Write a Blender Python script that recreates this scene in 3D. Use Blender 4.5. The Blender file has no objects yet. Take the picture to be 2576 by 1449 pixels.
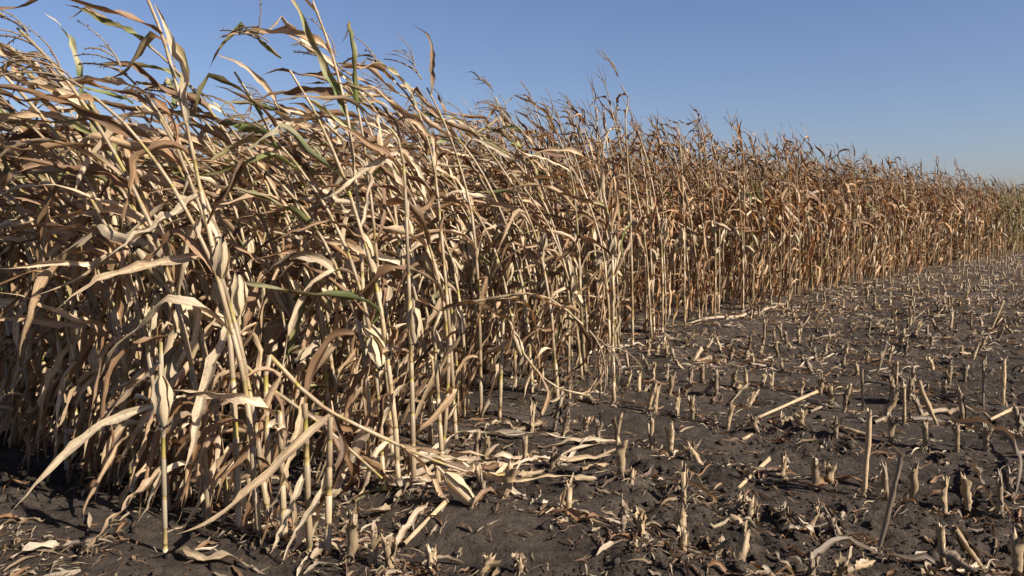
import bpy, math
import numpy as np

# ------------------------------------------------------------------ camera, sky, sun, exposure
S = bpy.context.scene
UW, CX, CY, FPX, HORIZ, CAMZ = 2576.0, 1288.0, 724.5, 2020.0, 540.0, 1.50
PITCH = math.atan((CY - HORIZ) / FPX)
cam_d = bpy.data.cameras.new("camera")
cam_d.sensor_width = 36.0
cam_d.lens = 36.0 * FPX / UW
cam_d.clip_start, cam_d.clip_end = 0.05, 6000.0
cam = bpy.data.objects.new("camera", cam_d)
cam.location = (0, 0, CAMZ)
cam.rotation_euler = (math.pi / 2 - PITCH, 0, 0)
S.collection.objects.link(cam)
S.camera = cam

SUN_EL, SUN_AZ = math.radians(36.0), math.radians(120.0)      # azimuth clockwise from +Y
world = bpy.data.worlds.new("World")
S.world = world
world.use_nodes = True
wn = world.node_tree
bg = wn.nodes["Background"]
sky = wn.nodes.new("ShaderNodeTexSky")
sky.sky_type = 'NISHITA'
sky.sun_disc = False
sky.sun_elevation, sky.sun_rotation = SUN_EL, SUN_AZ
sky.altitude, sky.air_density, sky.dust_density, sky.ozone_density = 50.0, 1.0, 1.0, 6.0
wb = wn.nodes.new("ShaderNodeVectorMath"); wb.operation = 'MULTIPLY'      # the camera's white balance
wb.inputs[1].default_value = (1.13, 0.97, 1.0)
wn.links.new(sky.outputs[0], wb.inputs[0]); wn.links.new(wb.outputs[0], bg.inputs[0])
bg.inputs[1].default_value = 0.053

sun_d = bpy.data.lights.new("sun", 'SUN')
sun_d.energy, sun_d.angle, sun_d.color = 5.0, math.radians(0.53), (1.0, 0.945, 0.865)
sun = bpy.data.objects.new("sun", sun_d)
sun.rotation_euler = (math.pi / 2 - SUN_EL, 0, math.pi - SUN_AZ)
S.collection.objects.link(sun)

S.view_settings.view_transform = 'Standard'
S.view_settings.look = 'None'
S.view_settings.exposure = 1.10
S.view_settings.gamma = 1.0
S.view_settings.use_curve_mapping = False
S.render.engine = 'CYCLES'
S.cycles.use_denoising = True
S.cycles.max_bounces = 6
S.cycles.diffuse_bounces = 2
S.cycles.transmission_bounces = 4

rng = np.random.default_rng(11)
COL = S.collection
UP = np.array([0, 0, 1.0])
SUNV = np.array([math.sin(SUN_AZ) * math.cos(SUN_EL), math.cos(SUN_AZ) * math.cos(SUN_EL), math.sin(SUN_EL)])

# ------------------------------------------------------------------ helpers: rays, noise, ground height
def ray(u, v):
    a, b = (u - CX) / FPX, -(v - CY) / FPX
    cp, sp = math.cos(PITCH), math.sin(PITCH)
    return np.array([a, cp + b * sp, -sp + b * cp])

def gpt(u, v):
    r = ray(u, v)
    return r * (CAMZ / -r[2]) + np.array([0, 0, CAMZ])

def ypt(u, v, y):
    r = ray(u, v)
    return r * (y / r[1]) + np.array([0, 0, CAMZ])

def in_view(x, y, z, m=0.0):
    """rough test: inside the picture's width with margin m metres"""
    return (np.abs(x) < 0.6376 * y * 1.0 + m) & (y > 1.0)

def _h(ix, iy, s):
    n = (ix.astype(np.int64) * 374761393 + iy.astype(np.int64) * 668265263 + s * 974634211) & 0xFFFFFFFF
    n = ((n ^ (n >> 13)) * 1274126177) & 0xFFFFFFFF
    n = n ^ (n >> 16)
    return (n & 0xFFFFFF) / float(0xFFFFFF)

def vn(x, y, s=0):
    fx, fy = np.floor(x), np.floor(y)
    tx, ty = x - fx, y - fy
    tx, ty = tx * tx * tx * (tx * (tx * 6 - 15) + 10), ty * ty * ty * (ty * (ty * 6 - 15) + 10)
    ix, iy = fx.astype(np.int64), fy.astype(np.int64)
    a, b = _h(ix, iy, s), _h(ix + 1, iy, s)
    c, d = _h(ix, iy + 1, s), _h(ix + 1, iy + 1, s)
    return (a + (b - a) * tx) * (1 - ty) + (c + (d - c) * tx) * ty

RDIR, EDIR = np.array([0.80, -0.60]), np.array([0.60, 0.80])      # along the rows, across the rows
E0, ROWSP = 2.33, 0.76

def gh(x, y):
    """height of the soil"""
    x, y = np.asarray(x, float), np.asarray(y, float)
    s, e = RDIR[0] * x + RDIR[1] * y, EDIR[0] * x + EDIR[1] * y
    r = np.hypot(x, y - 6)
    far = np.clip((60 - r) / 40, 0, 1)
    wx, wy = x + 0.25 * vn(x * 2.1, y * 2.1, 5), y + 0.25 * vn(x * 2.1, y * 2.1, 6)
    h = 0.05 * (vn(x * .55, y * .55, 1) - .5)
    h += 0.012 * np.cos((e - E0) / ROWSP * 2 * math.pi)
    h += 0.105 * (vn(s * 1.25, e * 3.8 + .9 * vn(s, e, 17), 2) - .5)
    crust = np.clip((vn(x * 1.1, y * 1.1, 9) - .46) * 6, 0, 1)         # 1 = crumbly, 0 = smooth
    b1 = .5 * np.abs(2 * vn(wx * 6.0, wy * 6.0, 3) - 1) + .5 * vn(wx * 4.2, wy * 4.2, 13)
    b2 = np.abs(2 * vn(wx * 13, wy * 13, 4) - 1)
    b3 = vn(wx * 33, wy * 33, 7)
    h += (0.16 + .84 * crust) * (0.070 * (b1 - .5) + 0.034 * (b2 - .5) + 0.026 * (b3 - .5))
    return h * far

def smooth01(a, b, x):
    t = np.clip((x - a) / (b - a), 0, 1)
    return t * t * (3 - 2 * t)

def nrm(a):
    return a / np.maximum(np.linalg.norm(a, axis=-1, keepdims=True), 1e-9)

# ------------------------------------------------------------------ helpers: meshes and objects
_faces_cache = {}
def grid_faces(n, k, closed=False):
    key = (n, k, closed)
    if key not in _faces_cache:
        i, j = np.meshgrid(np.arange(n - 1), np.arange(k if closed else k - 1), indexing='ij')
        j2 = (j + 1) % k
        _faces_cache[key] = np.stack([i * k + j, i * k + j2, (i + 1) * k + j2, (i + 1) * k + j], -1).reshape(-1, 4)
    return _faces_cache[key]

def mk_mesh(name, V, F, col=None, luv=None, mat=None, smooth=True):
    me = bpy.data.meshes.new(name)
    V = np.ascontiguousarray(V, np.float32).reshape(-1, 3)
    F = np.ascontiguousarray(F, np.int32)
    n, k = F.shape
    me.vertices.add(len(V)); me.vertices.foreach_set("co", V.ravel())
    me.loops.add(n * k); me.loops.foreach_set("vertex_index", F.ravel())
    me.polygons.add(n)
    me.polygons.foreach_set("loop_start", np.arange(0, n * k, k, dtype=np.int32))
    if smooth:
        me.polygons.foreach_set("use_smooth", np.ones(n, bool))
    if col is not None:
        c = np.ones((len(V), 4), np.float32); c[:, :3] = np.asarray(col).reshape(-1, 3)
        me.attributes.new("tint", 'FLOAT_COLOR', 'POINT').data.foreach_set("color", c.ravel())
    if luv is not None:
        me.attributes.new("strip", 'FLOAT_VECTOR', 'POINT').data.foreach_set("vector", np.ascontiguousarray(luv, np.float32).ravel())
    me.update(calc_edges=True)
    if mat is not None:
        me.materials.append(mat)
    return me

def link(name, data, parent=None, loc=None, rot=None, scale=None):
    o = bpy.data.objects.new(name, data)
    COL.objects.link(o)
    if parent is not None: o.parent = parent
    if loc is not None: o.location = [float(c) for c in loc]
    if rot is not None: o.rotation_euler = [float(c) for c in rot]
    if scale is not None: o.scale = [float(c) for c in scale] if np.ndim(scale) else (float(scale),) * 3
    return o

def tag(o, label=None, cat=None, group=None, kind=None):
    if label: o["label"] = label
    if cat: o["category"] = cat
    if group: o["group"] = group
    if kind: o["kind"] = kind
    return o

class Joined:
    """collects quads of many small pieces into one mesh"""
    def __init__(self): self.V, self.F, self.C, self.U, self.n = [], [], [], [], 0
    def add(self, V, F, C, U):
        V = np.asarray(V, np.float32).reshape(-1, 3)
        self.V.append(V); self.F.append(np.asarray(F) + self.n)
        self.C.append(np.broadcast_to(np.asarray(C, np.float32).reshape(-1, 3), (len(V), 3)))
        self.U.append(np.asarray(U, np.float32).reshape(-1, 3)); self.n += len(V)
    def batch(self, V, F, C, U):
        """V (M,nv,3), F (nf,4)"""
        M, nv = V.shape[0], V.shape[1]
        FF = (F[None] + (np.arange(M) * nv)[:, None, None]).reshape(-1, F.shape[1])
        self.add(V.reshape(-1, 3), FF, C.reshape(-1, 3), U.reshape(-1, 3))
    def mesh(self, name, mat, smooth=True):
        return mk_mesh(name, np.concatenate(self.V), np.concatenate(self.F), np.concatenate(self.C), np.concatenate(self.U), mat, smooth)

# ------------------------------------------------------------------ materials
def new_mat(name):
    m = bpy.data.materials.new(name); m.use_nodes = True
    nt = m.node_tree
    return m, nt, nt.nodes["Principled BSDF"], nt.nodes["Material Output"]

def N(nt, t, **kw):
    n = nt.nodes.new(t)
    for k, v in kw.items():
        if k in n.inputs: n.inputs[k].default_value = v
        else: setattr(n, k, v)
    return n

def fibre_mat(name, transl, rough, sx, sy, lo, hi, spots=0.0, bump=0.25):
    """plant fibre: point colour, streaked along the strip, blotched; lets light through by transl"""
    m, nt, p, out = new_mat(name)
    L = nt.links.new
    a = N(nt, "ShaderNodeAttribute", attribute_name="tint")
    u = N(nt, "ShaderNodeAttribute", attribute_name="strip")
    mp = N(nt, "ShaderNodeMapping"); mp.inputs["Scale"].default_value = (sx, sy, 9.0)
    L(u.outputs["Vector"], mp.inputs["Vector"])
    n1 = N(nt, "ShaderNodeTexNoise"); n1.inputs["Scale"].default_value = 1.0; n1.inputs["Detail"].default_value = 3.0
    L(mp.outputs[0], n1.inputs["Vector"])
    r1 = N(nt, "ShaderNodeMapRange"); r1.inputs[1].default_value = .3; r1.inputs[2].default_value = .7
    r1.inputs[3].default_value = lo * .82; r1.inputs[4].default_value = hi * .82
    L(n1.outputs[0], r1.inputs[0])
    mp2 = N(nt, "ShaderNodeMapping"); mp2.inputs["Scale"].default_value = (2.2, 14.0, 7.0)
    L(u.outputs["Vector"], mp2.inputs["Vector"])
    n2 = N(nt, "ShaderNodeTexNoise"); n2.inputs["Detail"].default_value = 4.0; n2.inputs["Scale"].default_value = 1.0
    L(mp2.outputs[0], n2.inputs["Vector"])
    r2 = N(nt, "ShaderNodeMapRange"); r2.inputs[1].default_value = .52; r2.inputs[2].default_value = .75
    r2.inputs[3].default_value = 0.0; r2.inputs[4].default_value = spots
    L(n2.outputs[0], r2.inputs[0])
    v1 = N(nt, "ShaderNodeVectorMath", operation='SCALE')
    L(a.outputs["Color"], v1.inputs[0]); L(r1.outputs[0], v1.inputs["Scale"])
    mx = N(nt, "ShaderNodeMix", data_type='RGBA')
    L(r2.outputs[0], mx.inputs[0]); L(v1.outputs[0], mx.inputs[6])
    mx.inputs[7].default_value = (0.17, 0.10, 0.055, 1)
    L(mx.outputs[2], p.inputs["Base Color"])
    p.inputs["Roughness"].default_value = rough
    p.inputs["Specular IOR Level"].default_value = 0.35
    b = N(nt, "ShaderNodeBump"); b.inputs["Strength"].default_value = bump; b.inputs["Distance"].default_value = 0.004
    L(n1.outputs[0], b.inputs["Height"]); L(b.outputs[0], p.inputs["Normal"])
    if transl > 0:
        t = N(nt, "ShaderNodeBsdfTranslucent")
        g = N(nt, "ShaderNodeMix", data_type='RGBA', blend_type='MULTIPLY'); g.inputs[0].default_value = 1
        g.inputs[7].default_value = (1.0, .78, .52, 1)
        L(mx.outputs[2], g.inputs[6]); L(g.outputs[2], t.inputs["Color"])
        ms = N(nt, "ShaderNodeMixShader"); ms.inputs[0].default_value = transl
        L(p.outputs[0], ms.inputs[1]); L(t.outputs[0], ms.inputs[2]); L(ms.outputs[0], out.inputs[0])
    return m

M_LEAF = fibre_mat("dry_leaf", 0.22, 0.55, 9.0, 1.0, .62, 1.30, .6, .5)
M_STALK = fibre_mat("dry_stalk", 0.0, 0.45, 7.0, 3.0, .78, 1.14, .40, .2)
M_HUSK = fibre_mat("husk", 0.08, 0.6, 16.0, 1.5, .78, 1.10, .22, .5)
M_SILK = fibre_mat("silk", 0.0, 0.8, 8.0, 8.0, .6, 1.2, 0, .2)
M_TASSEL = fibre_mat("tassel", 0.1, 0.7, 6.0, 30.0, .6, 1.2, .2, .2)
M_STUB = fibre_mat("cut_stalk", 0.0, 0.5, 9.0, 2.2, .62, 1.18, .70, .4)
M_WEED = fibre_mat("weed_leaf", 0.25, 0.5, 4.0, 6.0, .8, 1.2, 0, .2)

def soil_mat(name="soil", clod=False):
    m, nt, p, out = new_mat(name)
    L = nt.links.new
    g = N(nt, "ShaderNodeNewGeometry")
    n0 = N(nt, "ShaderNodeTexNoise"); n0.inputs["Scale"].default_value = 1.3; n0.inputs["Detail"].default_value = 5
    n1 = N(nt, "ShaderNodeTexNoise"); n1.inputs["Scale"].default_value = 14; n1.inputs["Detail"].default_value = 8; n1.inputs["Roughness"].default_value = .65
    n2 = N(nt, "ShaderNodeTexNoise"); n2.inputs["Scale"].default_value = 90; n2.inputs["Detail"].default_value = 6; n2.inputs["Roughness"].default_value = .7
    vo = N(nt, "ShaderNodeTexVoronoi"); vo.inputs["Scale"].default_value = 42
    for n in (n0, n1, n2, vo): L(g.outputs["Position"], n.inputs["Vector"])
    cr = N(nt, "ShaderNodeValToRGB")
    cr.color_ramp.elements[0].position = .38; cr.color_ramp.elements[0].color = (.028, .0208, .0155, 1)
    cr.color_ramp.elements[1].position = .64; cr.color_ramp.elements[1].color = (.116, .087, .064, 1)
    ad = N(nt, "ShaderNodeMath", operation='MULTIPLY_ADD'); ad.inputs[1].default_value = .55
    L(n1.outputs[0], ad.inputs[0])
    hf = N(nt, "ShaderNodeMath", operation='MULTIPLY'); hf.inputs[1].default_value = .45
    L(n0.outputs[0], hf.inputs[0]); L(hf.outputs[0], ad.inputs[2]); L(ad.outputs[0], cr.inputs[0])
    # pale grains: crushed kernels, bits of chaff and grit lying in the soil
    sp = N(nt, "ShaderNodeTexVoronoi"); sp.inputs["Scale"].default_value = 55
    L(g.outputs["Position"], sp.inputs["Vector"])
    spr = N(nt, "ShaderNodeMapRange"); spr.inputs[1].default_value = .10; spr.inputs[2].default_value = .06
    L(sp.outputs["Distance"], spr.inputs[0])
    sc = N(nt, "ShaderNodeSeparateColor"); L(sp.outputs["Color"], sc.inputs[0])
    gt = N(nt, "ShaderNodeMath", operation='GREATER_THAN'); gt.inputs[1].default_value = .90
    L(sc.outputs[0], gt.inputs[0])
    mu = N(nt, "ShaderNodeMath", operation='MULTIPLY'); L(spr.outputs[0], mu.inputs[0]); L(gt.outputs[0], mu.inputs[1])
    mx = N(nt, "ShaderNodeMix", data_type='RGBA'); mx.inputs[7].default_value = (.30, .24, .17, 1)
    L(mu.outputs[0], mx.inputs[0]); L(cr.outputs[0], mx.inputs[6]); L(mx.outputs[2], p.inputs["Base Color"])
    p.inputs["Roughness"].default_value = .95
    p.inputs["Specular IOR Level"].default_value = .15
    b1 = N(nt, "ShaderNodeBump"); b1.inputs["Strength"].default_value = 1.0; b1.inputs["Distance"].default_value = .045
    L(n1.outputs[0], b1.inputs["Height"])
    b2 = N(nt, "ShaderNodeBump"); b2.inputs["Strength"].default_value = 1.0; b2.inputs["Distance"].default_value = .012
    L(n2.outputs[0], b2.inputs["Height"]); L(b1.outputs[0], b2.inputs["Normal"])
    b3 = N(nt, "ShaderNodeBump", invert=True); b3.inputs["Strength"].default_value = .5; b3.inputs["Distance"].default_value = .008
    L(vo.outputs["Distance"], b3.inputs["Height"]); L(b2.outputs[0], b3.inputs["Normal"])
    n4 = N(nt, "ShaderNodeTexNoise"); n4.inputs["Scale"].default_value = 38; n4.inputs["Detail"].default_value = 5; n4.inputs["Roughness"].default_value = .7
    L(g.outputs["Position"], n4.inputs["Vector"])
    b4 = N(nt, "ShaderNodeBump"); b4.inputs["Strength"].default_value = 1.0; b4.inputs["Distance"].default_value = .03
    L(n4.outputs[0], b4.inputs["Height"]); L(b3.outputs[0], b4.inputs["Normal"])
    L(b4.outputs[0], p.inputs["Normal"])
    return m
M_SOIL = soil_mat()

# ------------------------------------------------------------------ ground
def spread_axis(lo, hi, step, ends):
    fine = np.arange(lo, hi + 1e-6, step)
    out, s, a = [], step, hi
    while a < ends[1]:
        s *= 1.16; a += s; out.append(a)
    neg, s, a = [], step, lo
    while a > ends[0]:
        s *= 1.16; a -= s; neg.append(a)
    return np.concatenate([neg[::-1], fine, out])
gx = spread_axis(-4.0, 7.2, 0.027, (-3000, 3000))
ys, y = [2.6], 2.6
while y < 15:
    y += 0.0056 * y; ys.append(y)
st = 0.08
while y < 4500:
    y += st; st *= 1.10; ys.append(y)
pre, y, st = [], 2.6, 0.03
while y > -300:
    y -= st; st *= 1.25; pre.append(y)
gy = np.array(pre[::-1] + ys)
GX, GY = np.meshgrid(gx, gy, indexing='ij')
GV = np.stack([GX, GY, gh(GX, GY)], -1).reshape(-1, 3)
GF = grid_faces(len(gx), len(gy))
ground = link("ground", mk_mesh("ground", GV, GF[:, ::-1], mat=M_SOIL))
tag(ground, "dark crumbly bare soil of the harvested field", kind="structure")

# ------------------------------------------------------------------ leaf strips, all made in one batch
TAN = np.array([[.58, .42, .25], [.47, .32, .178], [.69, .54, .35], [.36, .22, .115], [.52, .355, .208], [.21, .118, .058], [.65, .505, .325], [.30, .175, .09]])
GREEN = np.array([[.15, .19, .045], [.22, .24, .07], [.12, .16, .05]])

def strip_batch(P0, D0, L, W, n=16, k=5, droop=0.0, stiff=0.0, wind=None, wave=0.0, wavef=2.0, twist0=0.0, twist=0.0,
                roll=0.6, rolltip=1.5, ruffle=0.012, kink=None, kinkdir=None, path=None, lift=0.0, taper=0.0, r=rng, side=None, jit=0.0, twn=0.0, ragged=0.0, blunt=False):
    """returns V (M,n,k,3) and strip coordinates (M,n,k,3). Each strip grows from P0 along D0 under droop (gravity) and wind."""
    M = len(L)
    t = np.linspace(0, 1, n)
    L = np.asarray(L, float); W = np.asarray(W, float)
    f = lambda a: np.broadcast_to(np.asarray(a, float), (M,))
    droop, stiff, wave, wavef, twist0, twist = map(f, (droop, stiff, wave, wavef, twist0, twist))
    roll, rolltip, ruffle, taper = map(f, (roll, rolltip, ruffle, taper))
    ph = r.uniform(0, 6.28, M)
    if path is None:
        P = np.zeros((M, n, 3)); T = np.zeros((M, n, 3))
        p, d = np.array(P0, float), nrm(np.array(D0, float))
        wv = np.zeros((M, 3)) if wind is None else np.asarray(wind, float)
        ds = 1.0 / (n - 1)
        hor = nrm(np.cross(d, UP) + 1e-4)
        for i in range(n):
            P[:, i] = p; T[:, i] = d
            grow = 1 - stiff * (1 - t[i])
            acc = wv * grow[:, None] * 2.0
            acc[:, 2] -= droop * grow * (0.6 + 1.6 * t[i])
            acc += hor * (wave * np.sin(wavef * 6.28 * t[i] + ph))[:, None]
            acc[:, 2] += wave * .8 * np.cos(wavef * 5.1 * t[i] + ph * 1.7)
            d = nrm(d + acc * ds + jit * r.normal(0, 1, (M, 3)))
            if kink is not None:
                hit = (kink > t[i] - ds * .5) & (kink <= t[i] + ds * .5)
                if hit.any():
                    d[hit] = nrm(d[hit] * .15 + kinkdir[hit])
            p = p + d * (L * ds)[:, None]
    else:
        P = path; T = nrm(np.gradient(P, axis=1))
    # side vectors carried along the strip
    Sv = np.zeros_like(P)
    s = nrm(np.cross(T[:, 0], UP) + r.normal(0, .05, (M, 3))) if side is None else np.array(side, float)
    for i in range(n):
        s = nrm(s - (s * T[:, i]).sum(-1, keepdims=True) * T[:, i]); Sv[:, i] = s
    Nv = np.cross(Sv, T)
    ang = twist0[:, None] + twist[:, None] * t[None] ** 1.3 + .25 * np.sin(t[None] * 9 + ph[:, None]) + np.cumsum(r.normal(0, 1, (M, n)) * twn, 1)
    ca, sa = np.cos(ang)[..., None], np.sin(ang)[..., None]
    S2, N2 = Sv * ca + Nv * sa, Nv * ca - Sv * sa
    w = np.minimum(1.0, .42 + 3.2 * t) * (1 - np.clip((t - .45) / .55, 0, 1) ** 1.8)
    if blunt: w = np.interp(t, [0, .1, .6, 1], [.8, 1, 1, .82])
    w = np.maximum(w, .03)[None] * (1 - taper[:, None] * t[None]) * W[:, None]
    w = w * (1 + .12 * np.sin(t[None] * 23 + ph[:, None] * 3))
    x = np.linspace(-1, 1, k)
    rl = np.maximum(roll[:, None] + (rolltip - roll)[:, None] * t[None] ** 1.5, .05)      # (M,n)
    th = rl[..., None] * x * .5 * 1.0
    off = np.sin(th) / rl[..., None] * w[..., None]
    dep = (1 - np.cos(th)) / rl[..., None] * w[..., None]
    ruf = ruffle[:, None, None] * (np.abs(x) ** 1.5)[None, None] * np.sin(t[None, :, None] * (26 + 9 * np.sin(ph))[:, None, None] + ph[:, None, None] * np.sign(x)[None, None] * 2 + np.sign(x)[None, None] * 1.3)
    ruf = ruf * (w / W[:, None])[..., None]
    dep = dep + .20 * np.abs(x)[None, None] * w[..., None] * np.clip(1.2 - rl[..., None] * .3, .2, 1)
    V = P[:, :, None] + S2[:, :, None] * off[..., None] + N2[:, :, None] * (dep + ruf)[..., None]
    if ragged > 0:
        notch = 1 - ragged * r.random((M, n, 2)) ** 3 * (t > .12)[None, :, None]
        mid_ = V[:, :, k // 2].copy()
        V[:, :, 0] = mid_ + (V[:, :, 0] - mid_) * notch[..., :1]
        V[:, :, -1] = mid_ + (V[:, :, -1] - mid_) * notch[..., 1:]
    U = np.zeros_like(V)
    U[..., 0] = x[None, None]
    U[..., 1] = (t[None] * L[:, None])[..., None] * 4
    U[..., 2] = r.uniform(0, 50, M)[:, None, None]
    return V, U

def leaf_cols(M, n, k, base, green, r=rng):
    """point colours: base tan (M,3), green amount (M,) fading to the tip, brown tip"""
    t = np.linspace(0, 1, n)
    tip = np.clip((t - .6) / .4, 0, 1)[None, :, None]
    c = np.repeat(base[:, None], n, 1)
    c = c * (1 - .25 * tip) 
    gsel = GREEN[r.integers(0, 3, M)][:, None]
    gm = (green[:, None] * np.clip(1.25 - 1.1 * t[None] + .25 * np.sin(t[None] * 11 + green[:, None] * 40), 0, 1))[..., None]
    c = c * (1 - gm) + gsel * gm
    c = np.repeat(c[:, :, None], k, 2)
    mid = np.exp(-(np.linspace(-1, 1, k) / .22) ** 2)[None, None, :, None]
    return np.clip(c * (1 + .30 * mid), 0, 1)

# ------------------------------------------------------------------ tubes along polylines
def tube(P, R, sides, cols, jag=None, r=rng, close=True):
    """P (n,3), R (n,), cols (n,3) -> V, F, C, U"""
    n = len(P)
    T = nrm(np.gradient(P, axis=0))
    s = np.array([1.0, 0, 0]) if abs(T[0][0]) < .9 else np.array([0, 1.0, 0])
    V = np.zeros((n, sides, 3)); U = np.zeros((n, sides, 3))
    a = np.linspace(0, 2 * math.pi, sides, endpoint=False)
    d = np.concatenate([[0], np.cumsum(np.linalg.norm(np.diff(P, axis=0), axis=1))])
    for i in range(n):
        s = s - s.dot(T[i]) * T[i]; s /= max(np.linalg.norm(s), 1e-9)
        b = np.cross(T[i], s)
        V[i] = P[i] + R[i] * (np.cos(a)[:, None] * s + np.sin(a)[:, None] * b)
        U[i, :, 0] = np.abs(a - math.pi) / math.pi * 2; U[i, :, 1] = d[i] * 4
    if jag is not None:
        V[-1] += T[-1] * jag[:, None]
    U[..., 2] = r.uniform(0, 50)
    C = np.repeat(np.asarray(cols)[:, None], sides, 1)
    return V.reshape(-1, 3), grid_faces(n, sides, True), C.reshape(-1, 3), U.reshape(-1, 3)

def resample(pts, m):
    pts = np.asarray(pts, float)
    d = np.concatenate([[0], np.cumsum(np.linalg.norm(np.diff(pts, axis=0), axis=1))])
    q = np.linspace(0, d[-1], m)
    return np.stack([np.interp(q, d, pts[:, i]) for i in range(3)], -1), d[-1]

def smooth_poly(pts, m, rounds=2):
    """corner-cut polyline resampled to m points"""
    p = np.asarray(pts, float)
    for _ in range(rounds):
        q = [p[0]]
        for a, b in zip(p[:-1], p[1:]):
            q += [a * .8 + b * .2, a * .2 + b * .8]
        q.append(p[-1]); p = np.array(q)
    return resample(p, m)[0]

# ------------------------------------------------------------------ ears and tassels (shared meshes)
def ear_variant(r):
    """an ear wrapped in its husk along +Z from the shank at 0, with a dark silk tuft; returns two meshes"""
    Lh, Rm, sides, rings = r.uniform(.185, .225), r.uniform(.026, .031), 12, 11
    J = Joined()
    t = np.linspace(0, 1, rings)
    prof = np.interp(t, [0, .08, .25, .5, .75, .9, 1], [.28, .55, .93, 1.0, .82, .56, .34]) * Rm
    a = np.linspace(0, 2 * math.pi, sides, endpoint=False)
    V = np.zeros((rings, sides, 3)); U = np.zeros((rings, sides, 3))
    for i in range(rings):
        rr = prof[i] * (1 + .03 * np.cos(a * 3 + t[i] * 1.5) + .02 * np.cos(a * 6 + 1))
        V[i] = np.stack([rr * np.cos(a) + .006 * math.sin(t[i] * 3), rr * np.sin(a), np.full(sides, t[i] * Lh)], -1)
        U[i, :, 0] = a / 2; U[i, :, 1] = t[i] * .9
    U[..., 2] = r.uniform(0, 40)
    base = np.array([.58, .445, .27]) * r.uniform(.72, 1.1)
    C = np.repeat(np.repeat(base[None, None], rings, 0), sides, 1) * (1 - .16 * (t > .8)[:, None, None])
    J.add(V, grid_faces(rings, sides, True), C, U)
    # shank
    Vs, Fs, Cs, Us = tube(np.array([[0, 0, -.05], [0, 0, -.02], [0, 0, .012]]), np.array([.008, .008, .009]), 7, np.repeat(base[None] * .85, 3, 0), r=r)
    J.add(Vs, Fs, Cs, Us)
    # loose outer husk leaves
    m = 3
    az = r.uniform(0, 6.28) + np.arange(m) * 2.09
    o = np.stack([np.cos(az), np.sin(az), 0 * az], -1)
    pl = []
    for q in range(m):
        fl = r.uniform(.0, .03) * (q == 0) + r.uniform(0, .006)
        ln = Lh * r.uniform(.75, 1.12)
        tt = np.linspace(0, 1, 9)
        rad = np.interp(tt * ln / Lh, t, prof) + .0008 * (q % 2) + .0006 + fl * tt ** 4
        pl.append(o[q][None] * rad[:, None] + np.array([0, 0, 1])[None] * (tt * ln)[:, None])
    side = np.cross(np.array([0, 0, 1.0]), o)
    V, U = strip_batch(None, None, np.full(m, Lh), r.uniform(.044, .056, m), 9, 5, path=np.array(pl), roll=-1.75, rolltip=-1.9, ruffle=.001, r=r, side=side)
    J.batch(V.reshape(m, -1, 3), grid_faces(9, 5), np.repeat((base * r.uniform(.85, 1.1, (m, 1)))[:, None], 45, 1), U.reshape(m, -1, 3))
    silk = Joined()
    m = 9
    d = nrm(np.stack([r.normal(0, .5, m), r.normal(0, .5, m), np.full(m, 1.0)], -1))
    V, U = strip_batch(np.repeat([[0, 0, Lh * .95]], m, 0), d, r.uniform(.03, .065, m), r.uniform(.008, .016, m), 5, 3, droop=2.0, roll=1., ruffle=.003, twist=2., r=r)
    silk.batch(V.reshape(m, -1, 3), grid_faces(5, 3), np.full((m, 15, 3), [.035, .022, .016]), U.reshape(m, -1, 3))
    return J.mesh("ear", M_HUSK), silk.mesh("silk", M_SILK), J, silk

EARS = [ear_variant(np.random.default_rng(100 + i)) for i in range(7)]

def tassel_variant(r, windy):
    """tassel growing along +Z, branches swept to -X when windy"""
    J = Joined()
    nb = int(r.integers(4, 8)) if windy > .5 else int(r.integers(1, 4))
    base = np.array([.28, .20, .12]) * r.uniform(.8, 1.15)
    for b in range(nb + 1):
        ln = r.uniform(.26, .36) if b == 0 else r.uniform(.12, .24)
        z0 = 0 if b == 0 else r.uniform(.04, .16)
        d = np.array([0, 0, 1.0]) if b == 0 else nrm(np.array([r.normal(0, .45), r.normal(0, .45), 1.0]))
        p, P, n = np.array([0, 0, z0]), [], 8
        for i in range(n):
            P.append(p.copy())
            d = nrm(d + np.array([-.16 * windy, 0, -.03]) + r.normal(0, .03, 3)); p = p + d * ln / (n - 1)
        P = np.array(P)
        V, F, C, U = tube(P, np.interp(np.linspace(0, 1, n), [0, .15, 1], [.0060, .0052, .0028] if b == 0 else [.0042, .0036, .0018]), 4, np.repeat(base[None], n, 0), r=r)
        J.add(V, F, C, U)
        # spikelets along the branch
        m = int(ln * 75)
        q = r.uniform(.15 if b else .25, 1, m)
        pp = np.stack([np.interp(q, np.linspace(0, 1, n), P[:, i]) for i in range(3)], -1)
        dd = nrm(r.normal(0, .7, (m, 3)) + nrm(np.gradient(P, axis=0))[np.clip((q * (n - 1)).astype(int), 0, n - 1)])
        V, U = strip_batch(pp, dd, r.uniform(.010, .018, m), np.full(m, .006), 3, 2, r=r, roll=.1, rolltip=.1, ruffle=0.)
        J.batch(V.reshape(m, -1, 3), grid_faces(3, 2), np.repeat((base * r.uniform(.7, 1.3, (m, 1)))[:, None], 6, 1), U.reshape(m, -1, 3))
    return J.mesh("tassel", M_TASSEL), J
TASSELS = [tassel_variant(np.random.default_rng(200 + i), 1.0 if i < 6 else .25) for i in range(10)]

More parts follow.
